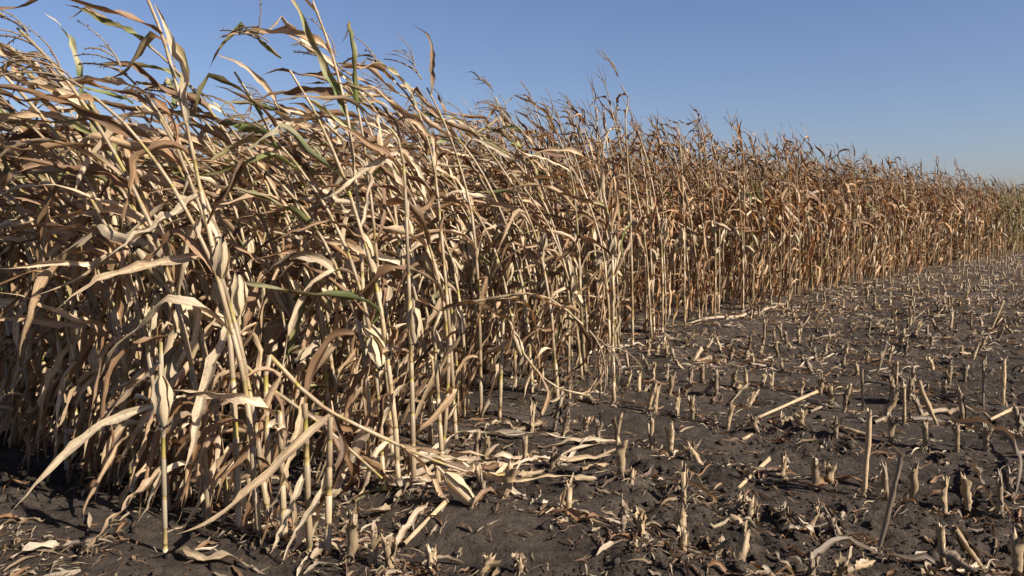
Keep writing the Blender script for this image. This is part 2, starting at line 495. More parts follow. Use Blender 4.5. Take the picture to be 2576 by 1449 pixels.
# ------------------------------------------------------------------ where the corn stands
EDGE_PX = [(825, 1412), (905, 1300), (1045, 1212), (1150, 1105), (1260, 1052), (1375, 1005), (1480, 950), (1610, 868), (1700, 832),
           (1850, 792), (1990, 762), (2120, 727), (2250, 697), (2400, 669), (2576, 642)]
_ep = np.array([gpt(*p)[:2] for p in EDGE_PX])
_es, _ee = _ep @ RDIR, _ep @ EDIR
_o = np.argsort(_ee); _es, _ee = _es[_o], _ee[_o]
def s_cut(e): return np.interp(e, _ee, _es)
WIND = np.array([-1.0, 0.10, 0.0])
def gust(x, y): return 1 - .74 * smooth01(6.4, 12.0, y + .8 * x)

# hero plants read off the photograph: stalk (u, v) points from the base up, depth change per point, then leaves and ears on it
HERO = [
 dict(name="tall", px=[(602, 1335), (590, 1010), (575, 810), (541, 655), (505, 480), (458, 260), (400, 60), (335, -80)], dy=0, auto=(.55, 1.0), n=5, tas=1,
      leaves=[([(575, 815), (545, 900), (514, 1000), (497, 1100), (480, 1178)], .10, -.10), ([(512, 655), (400, 668), (285, 690), (190, 735), (130, 775)], .09, -.15),
              ([(492, 508), (425, 545), (335, 602), (268, 642)], .10, -.1), ([(448, 300), (470, 180), (430, 90), (380, -10)], .07, -.1)],
      ears=[((553, 700), (560, 600), -.05)],
      label="tallest corn plant leaning over the near corner with one fat pale ear", ),
 dict(name="snap_a", px=[(678, 1292), (672, 1100), (667, 882), (690, 905), (775, 998), (840, 1042), (950, 1095), (1060, 1146), (1200, 1199), (1345, 1196)], dy=(0, 0, 0, .02, .05, .08, .15, .25, .3, .55), auto=(.5, .98), n=7, tas=1, ground_end=True,
      leaves=[([(1060, 1146), (1130, 1150), (1210, 1145), (1290, 1160)], .07, .05), ([(1200, 1195), (1290, 1205), (1350, 1190), (1430, 1185)], .06, .05)],
      ears=[((1118, 1192), (1165, 1240), -.05)],
      label="snapped corn plant whose long top lies fallen across the soil"),
 dict(name="snap_b", px=[(598, 1292), (590, 1080), (583, 892), (610, 915), (690, 985), (800, 1060), (880, 1130), (985, 1225)], dy=(0, 0, 0, .02, .05, .1, .12, .2), auto=(.45, .98), n=6, tas=0, ground_end=True, leaves=[], ears=[],
      label="broken corn plant bent at knee height, its top trailing to the ground"),
 dict(name="bare_a", px=[(780, 1405), (773, 1200), (766, 1000)], dy=0, auto=(.2, .8), n=1, tas=0,
      leaves=[([(766, 1003), (745, 1080), (715, 1160), (700, 1230), (650, 1290)], .07, -.06), ([(775, 1180), (735, 1260), (705, 1330), (660, 1400)], .06, -.08)], ears=[],
      label="headless corn stalk with two hanging leaves at the very corner"),
 dict(name="bare_b", px=[(825, 1412), (827, 1220), (831, 1040)], dy=0, auto=(.2, .8), n=1, tas=0,
      leaves=[([(831, 1042), (740, 1118), (640, 1222), (545, 1300), (450, 1338)], .075, -.1), ([(828, 1180), (780, 1260), (735, 1340), (700, 1420)], .05, -.06)], ears=[],
      label="outermost headless corn stalk with a long leaf reaching down"),
 dict(name="bare_c", px=[(717, 1368), (709, 1200), (704, 1030)], dy=0, auto=(.3, .9), n=2, tas=0,
      leaves=[([(620, 1052), (660, 1075), (700, 1080), (760, 1110)], .06, -.04)], ears=[],
      label="short broken corn stalk between the corner stalks and the folded plants"),
 dict(name="loner", px=[(416, 1395), (412, 1180), (409, 1040), (404, 838)], dy=0, auto=(.2, .3), n=0, tas=0, pale=True,
      leaves=[([(405, 1010), (300, 1052), (180, 1122), (105, 1192), (20, 1290)], .085, -.12), ([(416, 1178), (352, 1242), (290, 1312), (212, 1400)], .07, -.15),
              ([(404, 842), (440, 800), (420, 900), (300, 1010), (250, 1110)], .06, .05)],
      ears=[((404, 945), (412, 1050), -.03)],
      label="lone bleached corn stalk ahead of the rows with a hanging ear"),
 dict(name="big_ear", px=[(1041, 1215), (1037, 1000), (1028, 700), (1016, 400), (1000, 335), (930, 290)], dy=0, auto=(.35, 1.0), n=7, tas=0,
      leaves=[([(1010, 372), (940, 420), (880, 470), (800, 505)], .06, -.1), ([(1032, 960), (985, 1000), (965, 1060), (930, 1130)], .08, -.05)],
      ears=[((1041, 775), (1043, 885), -.07)],
      label="corn plant with a big pale ear hanging beside the cut edge"),
 dict(name="edge_b", px=[(1147, 1102), (1131, 830), (1108, 560), (1092, 410), (1050, 265), (985, 195)], dy=0, auto=(.3, 1.0), n=9, tas=1,
      leaves=[([(1090, 590), (1035, 628), (990, 650), (945, 672)], .09, -.1), ([(1120, 715), (1085, 800), (1060, 870), (1015, 950)], .08, -.12)],
      ears=[],
      label="corn plant with a straight stalk and arching tip beside the big hanging ear"),
 dict(name="arch", px=[(1112, 1135), (1098, 940), (1090, 790), (1130, 772), (1230, 752), (1330, 735), (1400, 757), (1482, 832)], dy=(0, 0, 0, -.03, -.08, -.1, -.12, -.15), auto=(.5, .95), n=4, tas=1, leaves=[],
      ears=[((1148, 778), (1158, 835), -.05)],
      label="corn plant bowed over sideways into a long arch at chest height"),
 dict(name="tip_over", px=[(1256, 1050), (1262, 900), (1268, 772), (1310, 880), (1350, 935), (1400, 978), (1500, 998)], dy=(0, 0, 0, -.05, -.05, -.03, 0), auto=(.5, .95), n=3, tas=0, leaves=[],
      ears=[((1292, 838), (1308, 885), -.05)],
      label="corn plant folded over with its tip resting on the open soil"),
 dict(name="edge_e", px=[(987, 1135), (962, 800), (932, 480), (902, 265), (862, 190)], dy=0, auto=(.3, 1.0), n=9, tas=1, leaves=[], ears=[((935, 660), (915, 590), -.05)],
      label="corn plant with a green-tinged stalk leaning behind the big hanging ear"),
 dict(name="edge_f", px=[(1545, 1020), (1541, 860), (1543, 700), (1535, 560), (1505, 430)], dy=0, auto=(.35, 1.0), n=8, tas=0, leaves=[], ears=[((1540, 640), (1545, 590), -.03)],
      label="corn plant standing alone out in the stubble beyond the edge"),
 dict(name="edge_g", px=[(1472, 952), (1462, 780), (1455, 600), (1440, 440), (1400, 330)], dy=0, auto=(.25, 1.0), n=10, tas=1, leaves=[], ears=[((1440, 700), (1425, 645), -.03)],
      label="corn plant at the cut edge just inside the one standing alone"),
 dict(name="crane", px=[(1592, 875), (1590, 700), (1585, 500), (1577, 380), (1572, 290), (1584, 245), (1564, 220), (1553, 190)], dy=0, auto=(.3, 1.0), n=10, tas=2, leaves=[], ears=[],
      label="corn plant whose crooked top towers above all the others"),
 dict(name="green_top", px=[(935, 1185), (918, 850), (905, 560), (878, 300), (835, 130), (770, -40)], dy=0, auto=(.3, .95), n=8, tas=0,
      leaves=[([(872, 290), (838, 215), (795, 120), (752, 30), (712, -45)], .075, -.05, 1), ([(850, 250), (822, 200), (800, 150), (770, 90)], .06, .05, 1)], ears=[],
      label="corn plant with broad green top leaves rising above the near corner"),
 dict(name="green_left", px=[(335, 1228), (300, 900), (250, 560), (214, 300), (206, 240)], dy=0, auto=(.3, .95), n=8, tas=0,
      leaves=[([(207, 240), (206, 175), (175, 100), (145, 60), (108, 42)], .06, -.05, 1)], ears=[],
      label="corn plant with one upright dark green leaf curled at its tip"),
 dict(name="left_g", px=[(292, 1215), (285, 900), (278, 640), (268, 450), (242, 268)], dy=0, auto=(.3, .9), n=8, tas=0,
      leaves=[([(238, 268), (160, 280), (80, 288), (-40, 312)], .05, -.1), ([(268, 430), (215, 530), (150, 625), (68, 702)], .09, -.12)], ears=[],
      label="corn plant with a creamy snapped top leaf in the outermost row"),
]

ORD1 = ["", "first", "second", "third", "fourth", "fifth", "sixth", "seventh", "eighth", "ninth", "tenth", "eleventh", "twelfth", "thirteenth", "fourteenth",
        "fifteenth", "sixteenth", "seventeenth", "eighteenth", "nineteenth"]
TENS = {2: ("twenty", "twentieth"), 3: ("thirty", "thirtieth"), 4: ("forty", "fortieth"), 5: ("fifty", "fiftieth"), 6: ("sixty", "sixtieth"),
        7: ("seventy", "seventieth"), 8: ("eighty", "eightieth"), 9: ("ninety", "ninetieth")}
def ordinal(n):
    if n < 20: return ORD1[n]
    a, b = TENS[n // 10]
    return b if n % 10 == 0 else a + "-" + ORD1[n % 10]

# lattice of standing plants
pl = []
for k in range(0, 130):
    e = E0 + ROWSP * k
    sc = float(s_cut(e)) if k else float(s_cut(e)) - .12
    step, jmax = (.118, 60) if k < 2 else (.15, 50) if e < 30 else (.20, 22) if e < 55 else (.26, 12)
    if k == 0: sc -= .20
    for j in range(jmax):
        s = sc - (j + .2) * step + rng.normal(0, .035) + (rng.normal(0, .06) if j == 0 else 0)
        ee = e + rng.normal(0, .035)
        x, y = RDIR * s + EDIR * ee
        if not in_view(x, y, 0, 1.6) or rng.random() < .05: continue
        pl.append((x, y, k, j, j * step, 0))
for _ in range(2600):                                   # the field going on behind
    y = rng.uniform(7, 60) ; x = rng.uniform(-.66 * y, .9 * y)
    s, e = RDIR @ (x, y), EDIR @ (x, y)
    d = s_cut(e) - s
    if 7.2 < d < 40 and e > E0: pl.append((x, y, 999, 999, d, 0))
for i in range(16):                                     # a few strays just outside the outermost row
    s = float(s_cut(E0)) - .25 - i * .24 + rng.normal(0, .05); e = E0 - .14 + rng.normal(0, .06)
    x, y = RDIR * s + EDIR * e
    if in_view(x, y, 0, .5): pl.append((x, y, 0, i, 0, 0))
hero_xy = np.array([gpt(*h["px"][0])[:2] for h in HERO])
PL = np.array(pl)
dh = np.min(np.hypot(PL[:, 0, None] - hero_xy[None, :, 0], PL[:, 1, None] - hero_xy[None, :, 1]), 1)
PL = PL[dh > .085]
depth = np.minimum(PL[:, 4], np.maximum(PL[:, 2] - 0, 0) * ROWSP)
score = np.hypot(PL[:, 0], PL[:, 1]) + 1.6 * depth
inv = in_view(PL[:, 0], PL[:, 1], 0, .15)
score = np.where(inv, score, 1e9)
order = np.argsort(score)
NHI = 300 - len(HERO)
hi_idx, lo_idx = order[:NHI], order[NHI:]

def stalk_paths(x, y, H, th, bend, az, m=25, r=rng):
    """curved stalk centre lines (M,m,3): lean th + bend*t^2 towards az, little zigzags at the nodes"""
    M = len(x); t = np.linspace(0, 1, m)
    ang = th[:, None] + bend[:, None] * t[None] ** 1.8
    ds = (H / (m - 1))[:, None]
    hx = np.sin(ang) * ds; hz = np.cos(ang) * ds
    wob = r.normal(0, .0035, (M, m, 2)); wob[:, 0] = 0
    px = x[:, None] + np.cumsum(hx * np.cos(az)[:, None], 1) - hx[:, :1] * np.cos(az)[:, None] + np.cumsum(wob[..., 0], 1)
    py = y[:, None] + np.cumsum(hx * np.sin(az)[:, None], 1) - hx[:, :1] * np.sin(az)[:, None] + np.cumsum(wob[..., 1], 1)
    pz = np.cumsum(hz, 1) - hz[:, :1] + (gh(x, y) - .01)[:, None]
    return np.stack([px, py, pz], -1)

def plant_params(X, Y, r, dep):
    M = len(X); g = gust(X, Y)
    H = (1 - g) * r.normal(2.62, .20, M) + g * (r.normal(2.25, .17, M) + .40 * (r.random(M) < .20)) + .10 * smooth01(8, 12, Y) - .20 * smooth01(20, 30, Y)
    H = H - g * (.06 * smooth01(.3, 1.6, dep) + .10 * smooth01(-1.5, -2.6, X))
    th = r.normal(.02, .035, M); bend = g * r.normal(.80, .17, M) + r.normal(0, .07, M)
    az = np.pi - .10 + r.normal(0, .25, M) * (1.2 - g * .6)
    return H, th, bend, az, g

def at_t(P, t):
    """P (M,m,3), t (M,q) -> points (M,q,3) and tangents"""
    m = P.shape[1]; f = np.clip(t * (m - 1), 0, m - 1.001); i = f.astype(int); w = (f - i)[..., None]
    I = np.arange(P.shape[0])[:, None]
    a, b = P[I, i], P[I, i + 1]
    return a * (1 - w) + b * w, nrm(b - a)

def leaf_params(P, g, tl, r, X, Y):
    """blade parameters for leaves at stalk fractions tl (M,q); flattened to M*q"""
    M, q = tl.shape
    p, T = at_t(P, tl)
    az0 = r.uniform(0, 2 * np.pi, M)[:, None] + np.arange(q)[None] * np.pi + r.normal(0, .35, (M, q))
    out = np.stack([np.cos(az0), np.sin(az0), 0 * az0], -1)
    G = np.repeat(g[:, None], q, 1)
    out = nrm(out + WIND * (.9 * G * tl)[..., None])
    u = r.random((M, q))
    low, up = tl < .36, tl > .66
    mid = ~(low | up)
    hang = low | (mid & (u < .26)) | (up & (u < .06))
    calm = up & (G < .6) & ~hang
    elev = np.where(hang, r.uniform(.5, 1.0, (M, q)), r.uniform(.25, .6, (M, q)))
    elev = np.where(calm, r.uniform(.08, .35, (M, q)), elev)
    D0 = nrm(T * np.cos(elev)[..., None] + out * np.sin(elev)[..., None])
    L = np.where(low, r.uniform(.48, .85, (M, q)), np.where(mid, r.uniform(.6, .9, (M, q)), r.uniform(.45, .78, (M, q)) * (1.15 - .35 * tl)))
    L = np.where(calm, L * .78, L)
    W = np.where(low, r.uniform(.042, .072, (M, q)), np.where(mid, r.uniform(.058, .09, (M, q)), r.uniform(.042, .068, (M, q))))
    droop = np.where(hang, r.uniform(3.5, 9, (M, q)), np.where(mid, r.uniform(.2, 1.9, (M, q)), r.uniform(.2, 1.5, (M, q))))
    droop = np.where(calm, r.normal(.1, 1.2, (M, q)), droop)
    fly = up & ~hang & ~calm
    droop = np.where(fly, r.uniform(-.25, .8, (M, q)), droop)
    L = np.where(fly, r.uniform(.55, .9, (M, q)) * (1.2 - .3 * tl), L); W = np.where(fly, r.uniform(.038, .062, (M, q)), W * r.uniform(.52, .88, (M, q)))
    ws = np.where(hang, r.uniform(.4, 2.2, (M, q)), r.uniform(.9, 2.0, (M, q))) * (.16 + .84 * G)
    ws = np.where(mid & ~hang, np.maximum(ws, r.uniform(.6, 1.3, (M, q))), ws)
    wind = (WIND + np.stack([0 * u, r.normal(0, .35, (M, q)), r.normal(.05, .1, (M, q))], -1)) * ws[..., None]
    tipk = fly & (r.random((M, q)) < .35)
    kink = np.where(tipk, r.uniform(.55, .85, (M, q)), -1.)
    kink = np.where(hang & (r.random((M, q)) < .7), r.uniform(.06, .35, (M, q)), np.where(mid & (r.random((M, q)) < .40), r.uniform(.2, .65, (M, q)), kink))
    kd = np.stack([r.normal(-.62, .35, (M, q)) * (.3 + .7 * G), r.normal(0, .3, (M, q)), -np.ones((M, q))], -1)
    wave = np.where(calm, r.uniform(2.0, 7.0, (M, q)), np.where(hang, r.uniform(.4, 2.2, (M, q)), r.uniform(.3, 1.8, (M, q))))
    twist = np.where(calm, r.normal(0, 4.5, (M, q)), np.where(hang, r.normal(0, 3.2, (M, q)), r.normal(0, 2.2, (M, q))))
    roll = np.where(calm, r.uniform(1.6, 4.6, (M, q)), r.uniform(.4, 1.0, (M, q)) + 3.0 * r.random((M, q)) ** 1.5)
    roll = np.where(fly, r.uniform(.4, 2.0, (M, q)), roll)
    col = TAN[r.integers(0, len(TAN), (M, q))] * r.uniform(.84, 1.12, (M, q, 1))
    red = (1.15 - G) * (.25 + .95 * r.random((M, q)))
    red = np.where(calm, np.maximum(red, r.uniform(.55, 1.1, (M, q))), red)
    col = col * (1 - red[..., None] * np.array([.14, .35, .52])) * np.where(calm, .78, 1.0)[..., None]
    dark = (r.random((M, q)) < .22 + .10 * low)[..., None]
    col = col * (1 - .12 * (1 - G))[..., None]
    col = np.where(dark, col * .62, col)
    farg = smooth01(14.5, 17.5, X - .2 * Y + 4)[:, None] * .75
    gr = np.where((r.random((M, q)) < .03 + .14 * up * (G > .5) + .012 * mid + farg), r.uniform(.45, 1.0, (M, q)), 0)
    f = lambda a: a.reshape(M * q, *a.shape[2:])
    return dict(P0=f(p), D0=f(D0), L=f(L), W=f(W), droop=f(droop), wind=f(wind), wave=f(wave), wavef=f(r.uniform(.8, 2.2, (M, q))), twist=f(twist),
                twist0=f(r.normal(0, .5, (M, q))), roll=f(roll), rolltip=f(roll + r.uniform(.3, 2.5, (M, q))), ruffle=f(r.uniform(.003, .016, (M, q))),
                kink=f(kink), kinkdir=nrm(f(kd)), stiff=f(np.where(hang, 0, .55) + 0 * u)), f(col), f(gr)

# ------------------------------------------------------------------ stalk with nodes and sheaths
def stalk_mesh(P, base, r, green=.5, pale=False, rbase=.0135, rtop=.0052, nodes=13):
    q = np.linspace(0, 1, len(P))
    tn = np.concatenate([[0.0], np.sort(np.linspace(.035, .97, nodes) ** .92 + r.normal(0, .008, nodes))])
    ts, rs, cs = [], [], []
    rad = lambda t: rbase + (rtop - rbase) * t
    sheath0 = np.array([.46, .335, .195]) * r.uniform(.7, 1.12)
    if pale: sheath0 = np.array([.47, .38, .25])
    for a, b in zip(tn[:-1], tn[1:]):
        gap = b - a; rr = rad(a); fr = r.uniform(.5, .97)
        sh = sheath0 * r.uniform(.68, 1.08)
        gm = .95 * min(1, 1.3 * green * r.random() ** 1.3) * (1 - .6 * abs(a - .35)); 
        ex = np.array([.34, .235, .12]) * (1 - gm) + np.array([.34, .28, .045]) * gm
        node = np.array([.26, .165, .085])
        if r.random() < .5:       # bare just above the node, sheath further up
            seq = [(.0, 1.12, node), (.03, 1.0, ex), (1 - fr, 1.0, ex), (1 - fr + .012, 1.20, sh), (.97, 1.10, sh)]
        else:
            seq = [(.0, 1.14, node), (.03, 1.14, sh), (fr, 1.22, sh), (fr + .012, .98, ex), (.985, 1.0, ex)]
        for f_, k_, c_ in seq:
            ts.append(a + gap * f_); rs.append(rr * k_); cs.append(c_)
    ts = np.array(ts); cs = np.array(cs); rs = np.array(rs)
    PP = np.stack([np.interp(ts, q, P[:, i]) for i in range(3)], -1)
    V, F, C, U = tube(PP - base, rs, 7, cs, r=r)
    return mk_mesh("stalk", V, F, C, U, M_STALK)

from mathutils import Matrix, Vector
def basis_quat(z, xhint):
    z = nrm(np.asarray(z, float)); x = np.asarray(xhint, float); x = x - x.dot(z) * z
    if np.linalg.norm(x) < 1e-4: x = np.cross(z, [0, 1, 0.3])
    x = nrm(x); y = np.cross(z, x)
    return Matrix(((x[0], y[0], z[0]), (x[1], y[1], z[1]), (x[2], y[2], z[2]))).to_quaternion()

def put(name, data, parent, loc, quat, scale=1.0):
    o = link(name, data, parent, loc, None, scale)
    o.rotation_mode = 'QUATERNION'; o.rotation_quaternion = quat
    return o

# ------------------------------------------------------------------ corn plants as things
LN, LK = 17, 5
LF = grid_faces(LN, LK)
plants = []                                 # (root, x, y, row) kept for the labels

def emit_plant(base, P, V, U, C, r, label=None, ears=(), tassel=0, pale=False, green=.5, rtop=.0052, nodes=13, rbase=.0135):
    root = link("corn_plant", None, loc=base)
    root.empty_display_size = .05
    link("stalk", stalk_mesh(P, base, r, green, pale, rbase=rbase, rtop=min(rtop, rbase * .8), nodes=nodes), root)
    for i in range(len(V)):
        link("leaf", mk_mesh("leaf", V[i] - base, LF, C[i], U[i], M_LEAF), root)
    for pos, d in ears:
        em, sm = EARS[int(r.integers(0, len(EARS)))][:2]
        eo = put("ear", em, root, pos - base, basis_quat(d, r.normal(0, 1, 3)), r.uniform(.78, 1.02))
        link("silk", sm, eo)
    if tassel:
        T = nrm(P[-1] - P[-3])
        tm = TASSELS[int(r.integers(0, 6)) if gust(*base[:2]) > .5 and tassel == 1 else int(r.integers(6, 10))][0]
        put("tassel", tm, root, P[-1] - base, basis_quat(T, -WIND + r.normal(0, .2, 3)), r.uniform(.95, 1.35))
    return root

r = np.random.default_rng(5)
X, Y = PL[hi_idx, 0], PL[hi_idx, 1]
H, th, bend, az, g = plant_params(X, Y, r, depth[hi_idx])
PATH = stalk_paths(X, Y, H, th, bend, az, r=r)
NQ = 16
tl = np.concatenate([[.10, .17, .24], np.linspace(.09, .975, NQ - 3) ** .95])[None] + r.normal(0, .012, (len(X), NQ))
tl = np.clip(tl, .05, .995)
prm, col, gr = leaf_params(PATH, g, tl, r, X, Y)
LV, LU = strip_batch(n=LN, k=LK, r=r, jit=.13, twn=.22, ragged=.55, **prm)
LV[..., 2] = np.maximum(LV[..., 2], gh(LV[..., 0], LV[..., 1]) + .006)
LC = leaf_cols(len(col), LN, LK, col, gr, r)
keep = r.random(len(col)) > np.where((tl.reshape(-1) > .66) & (np.repeat(g, NQ) > .5), .28, np.where((np.repeat(g, NQ) < .8) & (tl.reshape(-1) < .36), .42, .07))
ZDIR = np.array([0, 0, 1.0])
for i in range(len(X)):
    base = np.array([X[i], Y[i], float(gh(X[i], Y[i])) - .01])
    sl = np.arange(i * NQ, (i + 1) * NQ); sl = sl[keep[sl]]
    ears = []
    for q in range(2):
        if r.random() < (.88 if q == 0 else .35):
            te = r.normal(.43 - .07 * q, .035)
            p, T = at_t(PATH[i:i + 1], np.array([[te]])); p, T = p[0, 0], T[0, 0]
            a = r.uniform(0, 6.28); o = np.array([math.cos(a), math.sin(a), 0])
            tilt = r.uniform(.12, .45) if r.random() < .72 else r.uniform(1.9, 2.8)
            d = T * math.cos(tilt) + o * math.sin(tilt)
            ears.append((p + o * .022 + d * .03, d))
    root = emit_plant(base, PATH[i], LV[sl].reshape(len(sl), -1, 3), LU[sl].reshape(len(sl), -1, 3), LC[sl].reshape(len(sl), -1, 3), r,
                      ears=ears, tassel=1 if r.random() < (.5 if g[i] > .5 else .85) else 0, green=.25 + .5 * g[i])
    plants.append((root, X[i], Y[i], int(PL[hi_idx[i], 2]), float(RDIR @ (X[i], Y[i])), None, g[i]))

# hero plants
for hi_, h in enumerate(HERO):
    r = np.random.default_rng(900 + hi_)
    b = gpt(*h["px"][0]); z0 = float(gh(b[0], b[1])) - .01
    dy = np.broadcast_to(np.asarray(h["dy"], float), (len(h["px"]),))
    pts = [np.array([b[0], b[1], z0])]
    for (u_, v_), d_ in list(zip(h["px"], dy))[1:]:
        pts.append(ypt(u_, v_, b[1] + d_))
    pts = np.array(pts)
    if h.get("ground_end"):
        pts[:, 2] = np.maximum(pts[:, 2], gh(pts[:, 0], pts[:, 1]) + .02)
    P = smooth_poly(pts, 49, 1)
    base = pts[0].copy()
    g1 = np.array([float(gust(b[0], b[1]))])
    V, U, C = [], [], []
    if h["n"]:
        tl = np.linspace(h["auto"][0], h["auto"][1] - .01, h["n"])[None]
        prm, col, gr = leaf_params(P[None], g1, tl, r, b[None, 0], b[None, 1])
        lv, lu = strip_batch(n=LN, k=LK, r=r, jit=.13, twn=.22, ragged=.55, **prm)
        lv[..., 2] = np.maximum(lv[..., 2], gh(lv[..., 0], lv[..., 1]) + .006)
        V.append(lv); U.append(lu); C.append(leaf_cols(len(col), LN, LK, col, gr, r))
    for pxs, wd, dd, *gl in h["leaves"]:
        m = len(pxs)
        lp = np.array([ypt(u_, v_, b[1] + (dd * (i / (m - 1)) if i else 0)) for i, (u_, v_) in enumerate(pxs)])
        i0 = np.argmin(np.linalg.norm(P - lp[0], axis=1)); lp[0] = P[i0]
        lp = smooth_poly(lp, LN, 2)
        lp[:, 2] = np.maximum(lp[:, 2], gh(lp[:, 0], lp[:, 1]) + .012)
        ln = np.linalg.norm(np.diff(lp, axis=0), axis=1).sum()
        toward = nrm(np.array([0, -.8, .45]))                      # broad side roughly to the sun and the open field
        T0 = nrm(lp[2] - lp[0]); sd = nrm(np.cross(T0, toward))
        lv, lu = strip_batch(None, None, np.array([ln]), np.array([wd * .56]), LN, LK, path=lp[None] + np.cumsum(r.normal(0, .0035, (1, LN, 3)), 1), twist=r.normal(0, .9), twist0=r.normal(0, .3), twn=.14, ragged=.4,
                             roll=r.uniform(.5, 1.4), rolltip=r.uniform(1, 2.2), ruffle=r.uniform(.010, .018), r=r, side=sd[None])
        c0 = TAN[[2, 0, 6, 4]][int(r.integers(0, 4))][None]
        V.append(lv); U.append(lu); C.append(leaf_cols(1, LN, LK, c0, np.full(1, .95 if gl else 0.), r))
    V = np.concatenate(V).reshape(-1, LN * LK, 3); U = np.concatenate(U).reshape(-1, LN * LK, 3); C = np.concatenate(C).reshape(-1, LN * LK, 3)
    ears = []
    for (a_, b_, d_) in h["ears"]:
        pa, pb = ypt(*a_, b[1] + d_), ypt(*b_, b[1] + d_ - .02)
        ears.append((pa, nrm(pb - pa)))
    root = emit_plant(base, P, V, U, C, r, ears=ears, tassel=h["tas"], pale=h.get("pale", False), green=.8 if h["n"] < 8 else .5,
                      rtop=.0105 if len(h["px"]) <= 4 else .0055, nodes=6 if len(h["px"]) <= 4 else 14, rbase=.0100 if h.get('pale') else .0135)
    row = int(round((EDIR @ b[:2] - E0) / ROWSP))
    plants.append((root, b[0], b[1], max(row, 0), float(RDIR @ b[:2]), h["label"], g1[0]))

by_row = {}
for pz in plants: by_row.setdefault(pz[3], []).append(pz)
for row, lst in by_row.items():
    lst.sort(key=lambda q: -q[4])
    for i, q in enumerate(lst):
        where = "%s from the cut end of the %s row from the near corner" % (ordinal(i + 1), ordinal(row + 1))
        look = "windblown corn plant" if q[6] > .5 else "brown corn plant"
        tag(q[0], q[5] or look + ", " + where, "corn plant", "dry corn plants standing in rows")

# ------------------------------------------------------------------ the corn behind, one mass
r = np.random.default_rng(6)
J = Joined()
LQ, KN, KK = 10, 8, 3
X, Y = PL[lo_idx, 0], PL[lo_idx, 1]
H, th, bend, az, g = plant_params(X, Y, r, depth[lo_idx])
PATH = stalk_paths(X, Y, H, th, bend, az, m=9, r=r)
dist = np.hypot(X, Y)
for far_, nq, kn in ((0, 11, 8), (1, 7, 6)):
    sel = np.where((dist > 32) == bool(far_))[0]
    tl = np.linspace(.10 if not far_ else .2, .98, nq)[None] + r.normal(0, .015, (len(sel), nq)); tl = np.clip(tl, .05, .995)
    prm, col, gr = leaf_params(PATH[sel], g[sel], tl, r, X[sel], Y[sel])
    prm["W"] = prm["W"] * (1.5 if far_ else 1.30); prm["L"] = prm["L"] * 1.08
    V, U = strip_batch(n=kn, k=3, r=r, jit=.13, twn=.25, **prm)
    C = leaf_cols(len(col), kn, 3, col, gr, r)
    M = len(col)
    J.batch(V.reshape(M, -1, 3), grid_faces(kn, 3), C.reshape(M, -1, 3), U.reshape(M, -1, 3))
corn_leaf = J
J2 = Joined()
M = len(X); m = 7
tq = np.linspace(0, 1, m)
pp, T = at_t(PATH, np.repeat(tq[None], M, 0))
rad = np.interp(tq, [0, 1], [.0145, .006])
ang = np.arange(4) * math.pi / 2 + .4
V = pp[:, :, None] + rad[None, :, None, None] * np.stack([np.cos(ang), np.sin(ang), 0 * ang], -1)[None, None]
sc_ = np.array([.37, .26, .145])[None, None] * r.uniform(.75, 1.12, (M, m, 1))
gm = (r.random((M, 1, 1)) * .5 * g[:, None, None])
sc_ = sc_ * (1 - gm) + np.array([.34, .28, .05]) * gm
C = np.repeat(sc_[:, :, None], 4, 2)
U = np.zeros_like(V); U[..., 0] = ang; U[..., 1] = (tq * 10)[None, :, None]; U[..., 2] = r.uniform(0, 50, M)[:, None, None]
J2.batch(V.reshape(M, -1, 3), grid_faces(m, 4, True), C.reshape(M, -1, 3), U.reshape(M, -1, 3))
# ears on those close enough to show
sel = np.where((dist < 40) & (r.random(M) < .65))[0]
te = r.normal(.43, .04, len(sel))[:, None]
p, T = at_t(PATH[sel], te); p, T = p[:, 0], T[:, 0]
a = r.uniform(0, 6.28, len(sel)); o = np.stack([np.cos(a), np.sin(a), 0 * a], -1)
tilt = np.where(r.random(len(sel)) < .7, r.uniform(.1, .5, len(sel)), r.uniform(2, 2.8, len(sel)))[:, None]
d = T * np.cos(tilt) + o * np.sin(tilt)
xs = nrm(np.cross(d, [0.3, 1, .1])); ysd = np.cross(d, xs)
tt = np.linspace(0, 1, 6); prof = np.array([.012, .026, .030, .026, .016, .006]); an = np.linspace(0, 6.283, 6, endpoint=False)
V = (p + o * .02)[:, None, None] + d[:, None, None] * (tt * .21)[None, :, None, None] + prof[None, :, None, None] * (np.cos(an)[None, None, :, None] * xs[:, None, None] + np.sin(an)[None, None, :, None] * ysd[:, None, None])
C = np.zeros_like(V) + np.array([.48, .385, .25]); C[:, 5] = [.05, .03, .02]
U = np.zeros_like(V); U[..., 0] = an; U[..., 1] = tt[None, :, None]
JE = Joined(); JE.batch(V.reshape(len(sel), -1, 3), grid_faces(6, 6, True), C.reshape(len(sel), -1, 3), U.reshape(len(sel), -1, 3))
# tassels
nb = 4
p, T = at_t(PATH, np.full((M, 1), .999)); p, T = np.repeat(p, nb, 1).reshape(-1, 3), np.repeat(T, nb, 1).reshape(-1, 3)
w = np.tile(np.array([0, 1, 1, 1]), M)
D = nrm(T + r.normal(0, .20, T.shape) * w[:, None])
V, U = strip_batch(p, D, np.where(w == 0, r.uniform(.26, .38, len(w)), r.uniform(.12, .24, len(w))), np.full(len(w), .009), 5, 2, wind=WIND[None] * np.repeat(g, nb)[:, None] * .5, r=r, roll=.1, rolltip=.1, ruffle=0., twist=3.)
C = np.zeros_like(V) + np.array([.25, .17, .10])
JE.batch(V.reshape(len(w), -1, 3), grid_faces(5, 2), C.reshape(len(w), -1, 3), U.reshape(len(w), -1, 3))
bgc = link("background_corn", J.mesh("background_corn", M_LEAF))
tag(bgc, "mass of dry corn filling the field behind the front rows", kind="stuff")
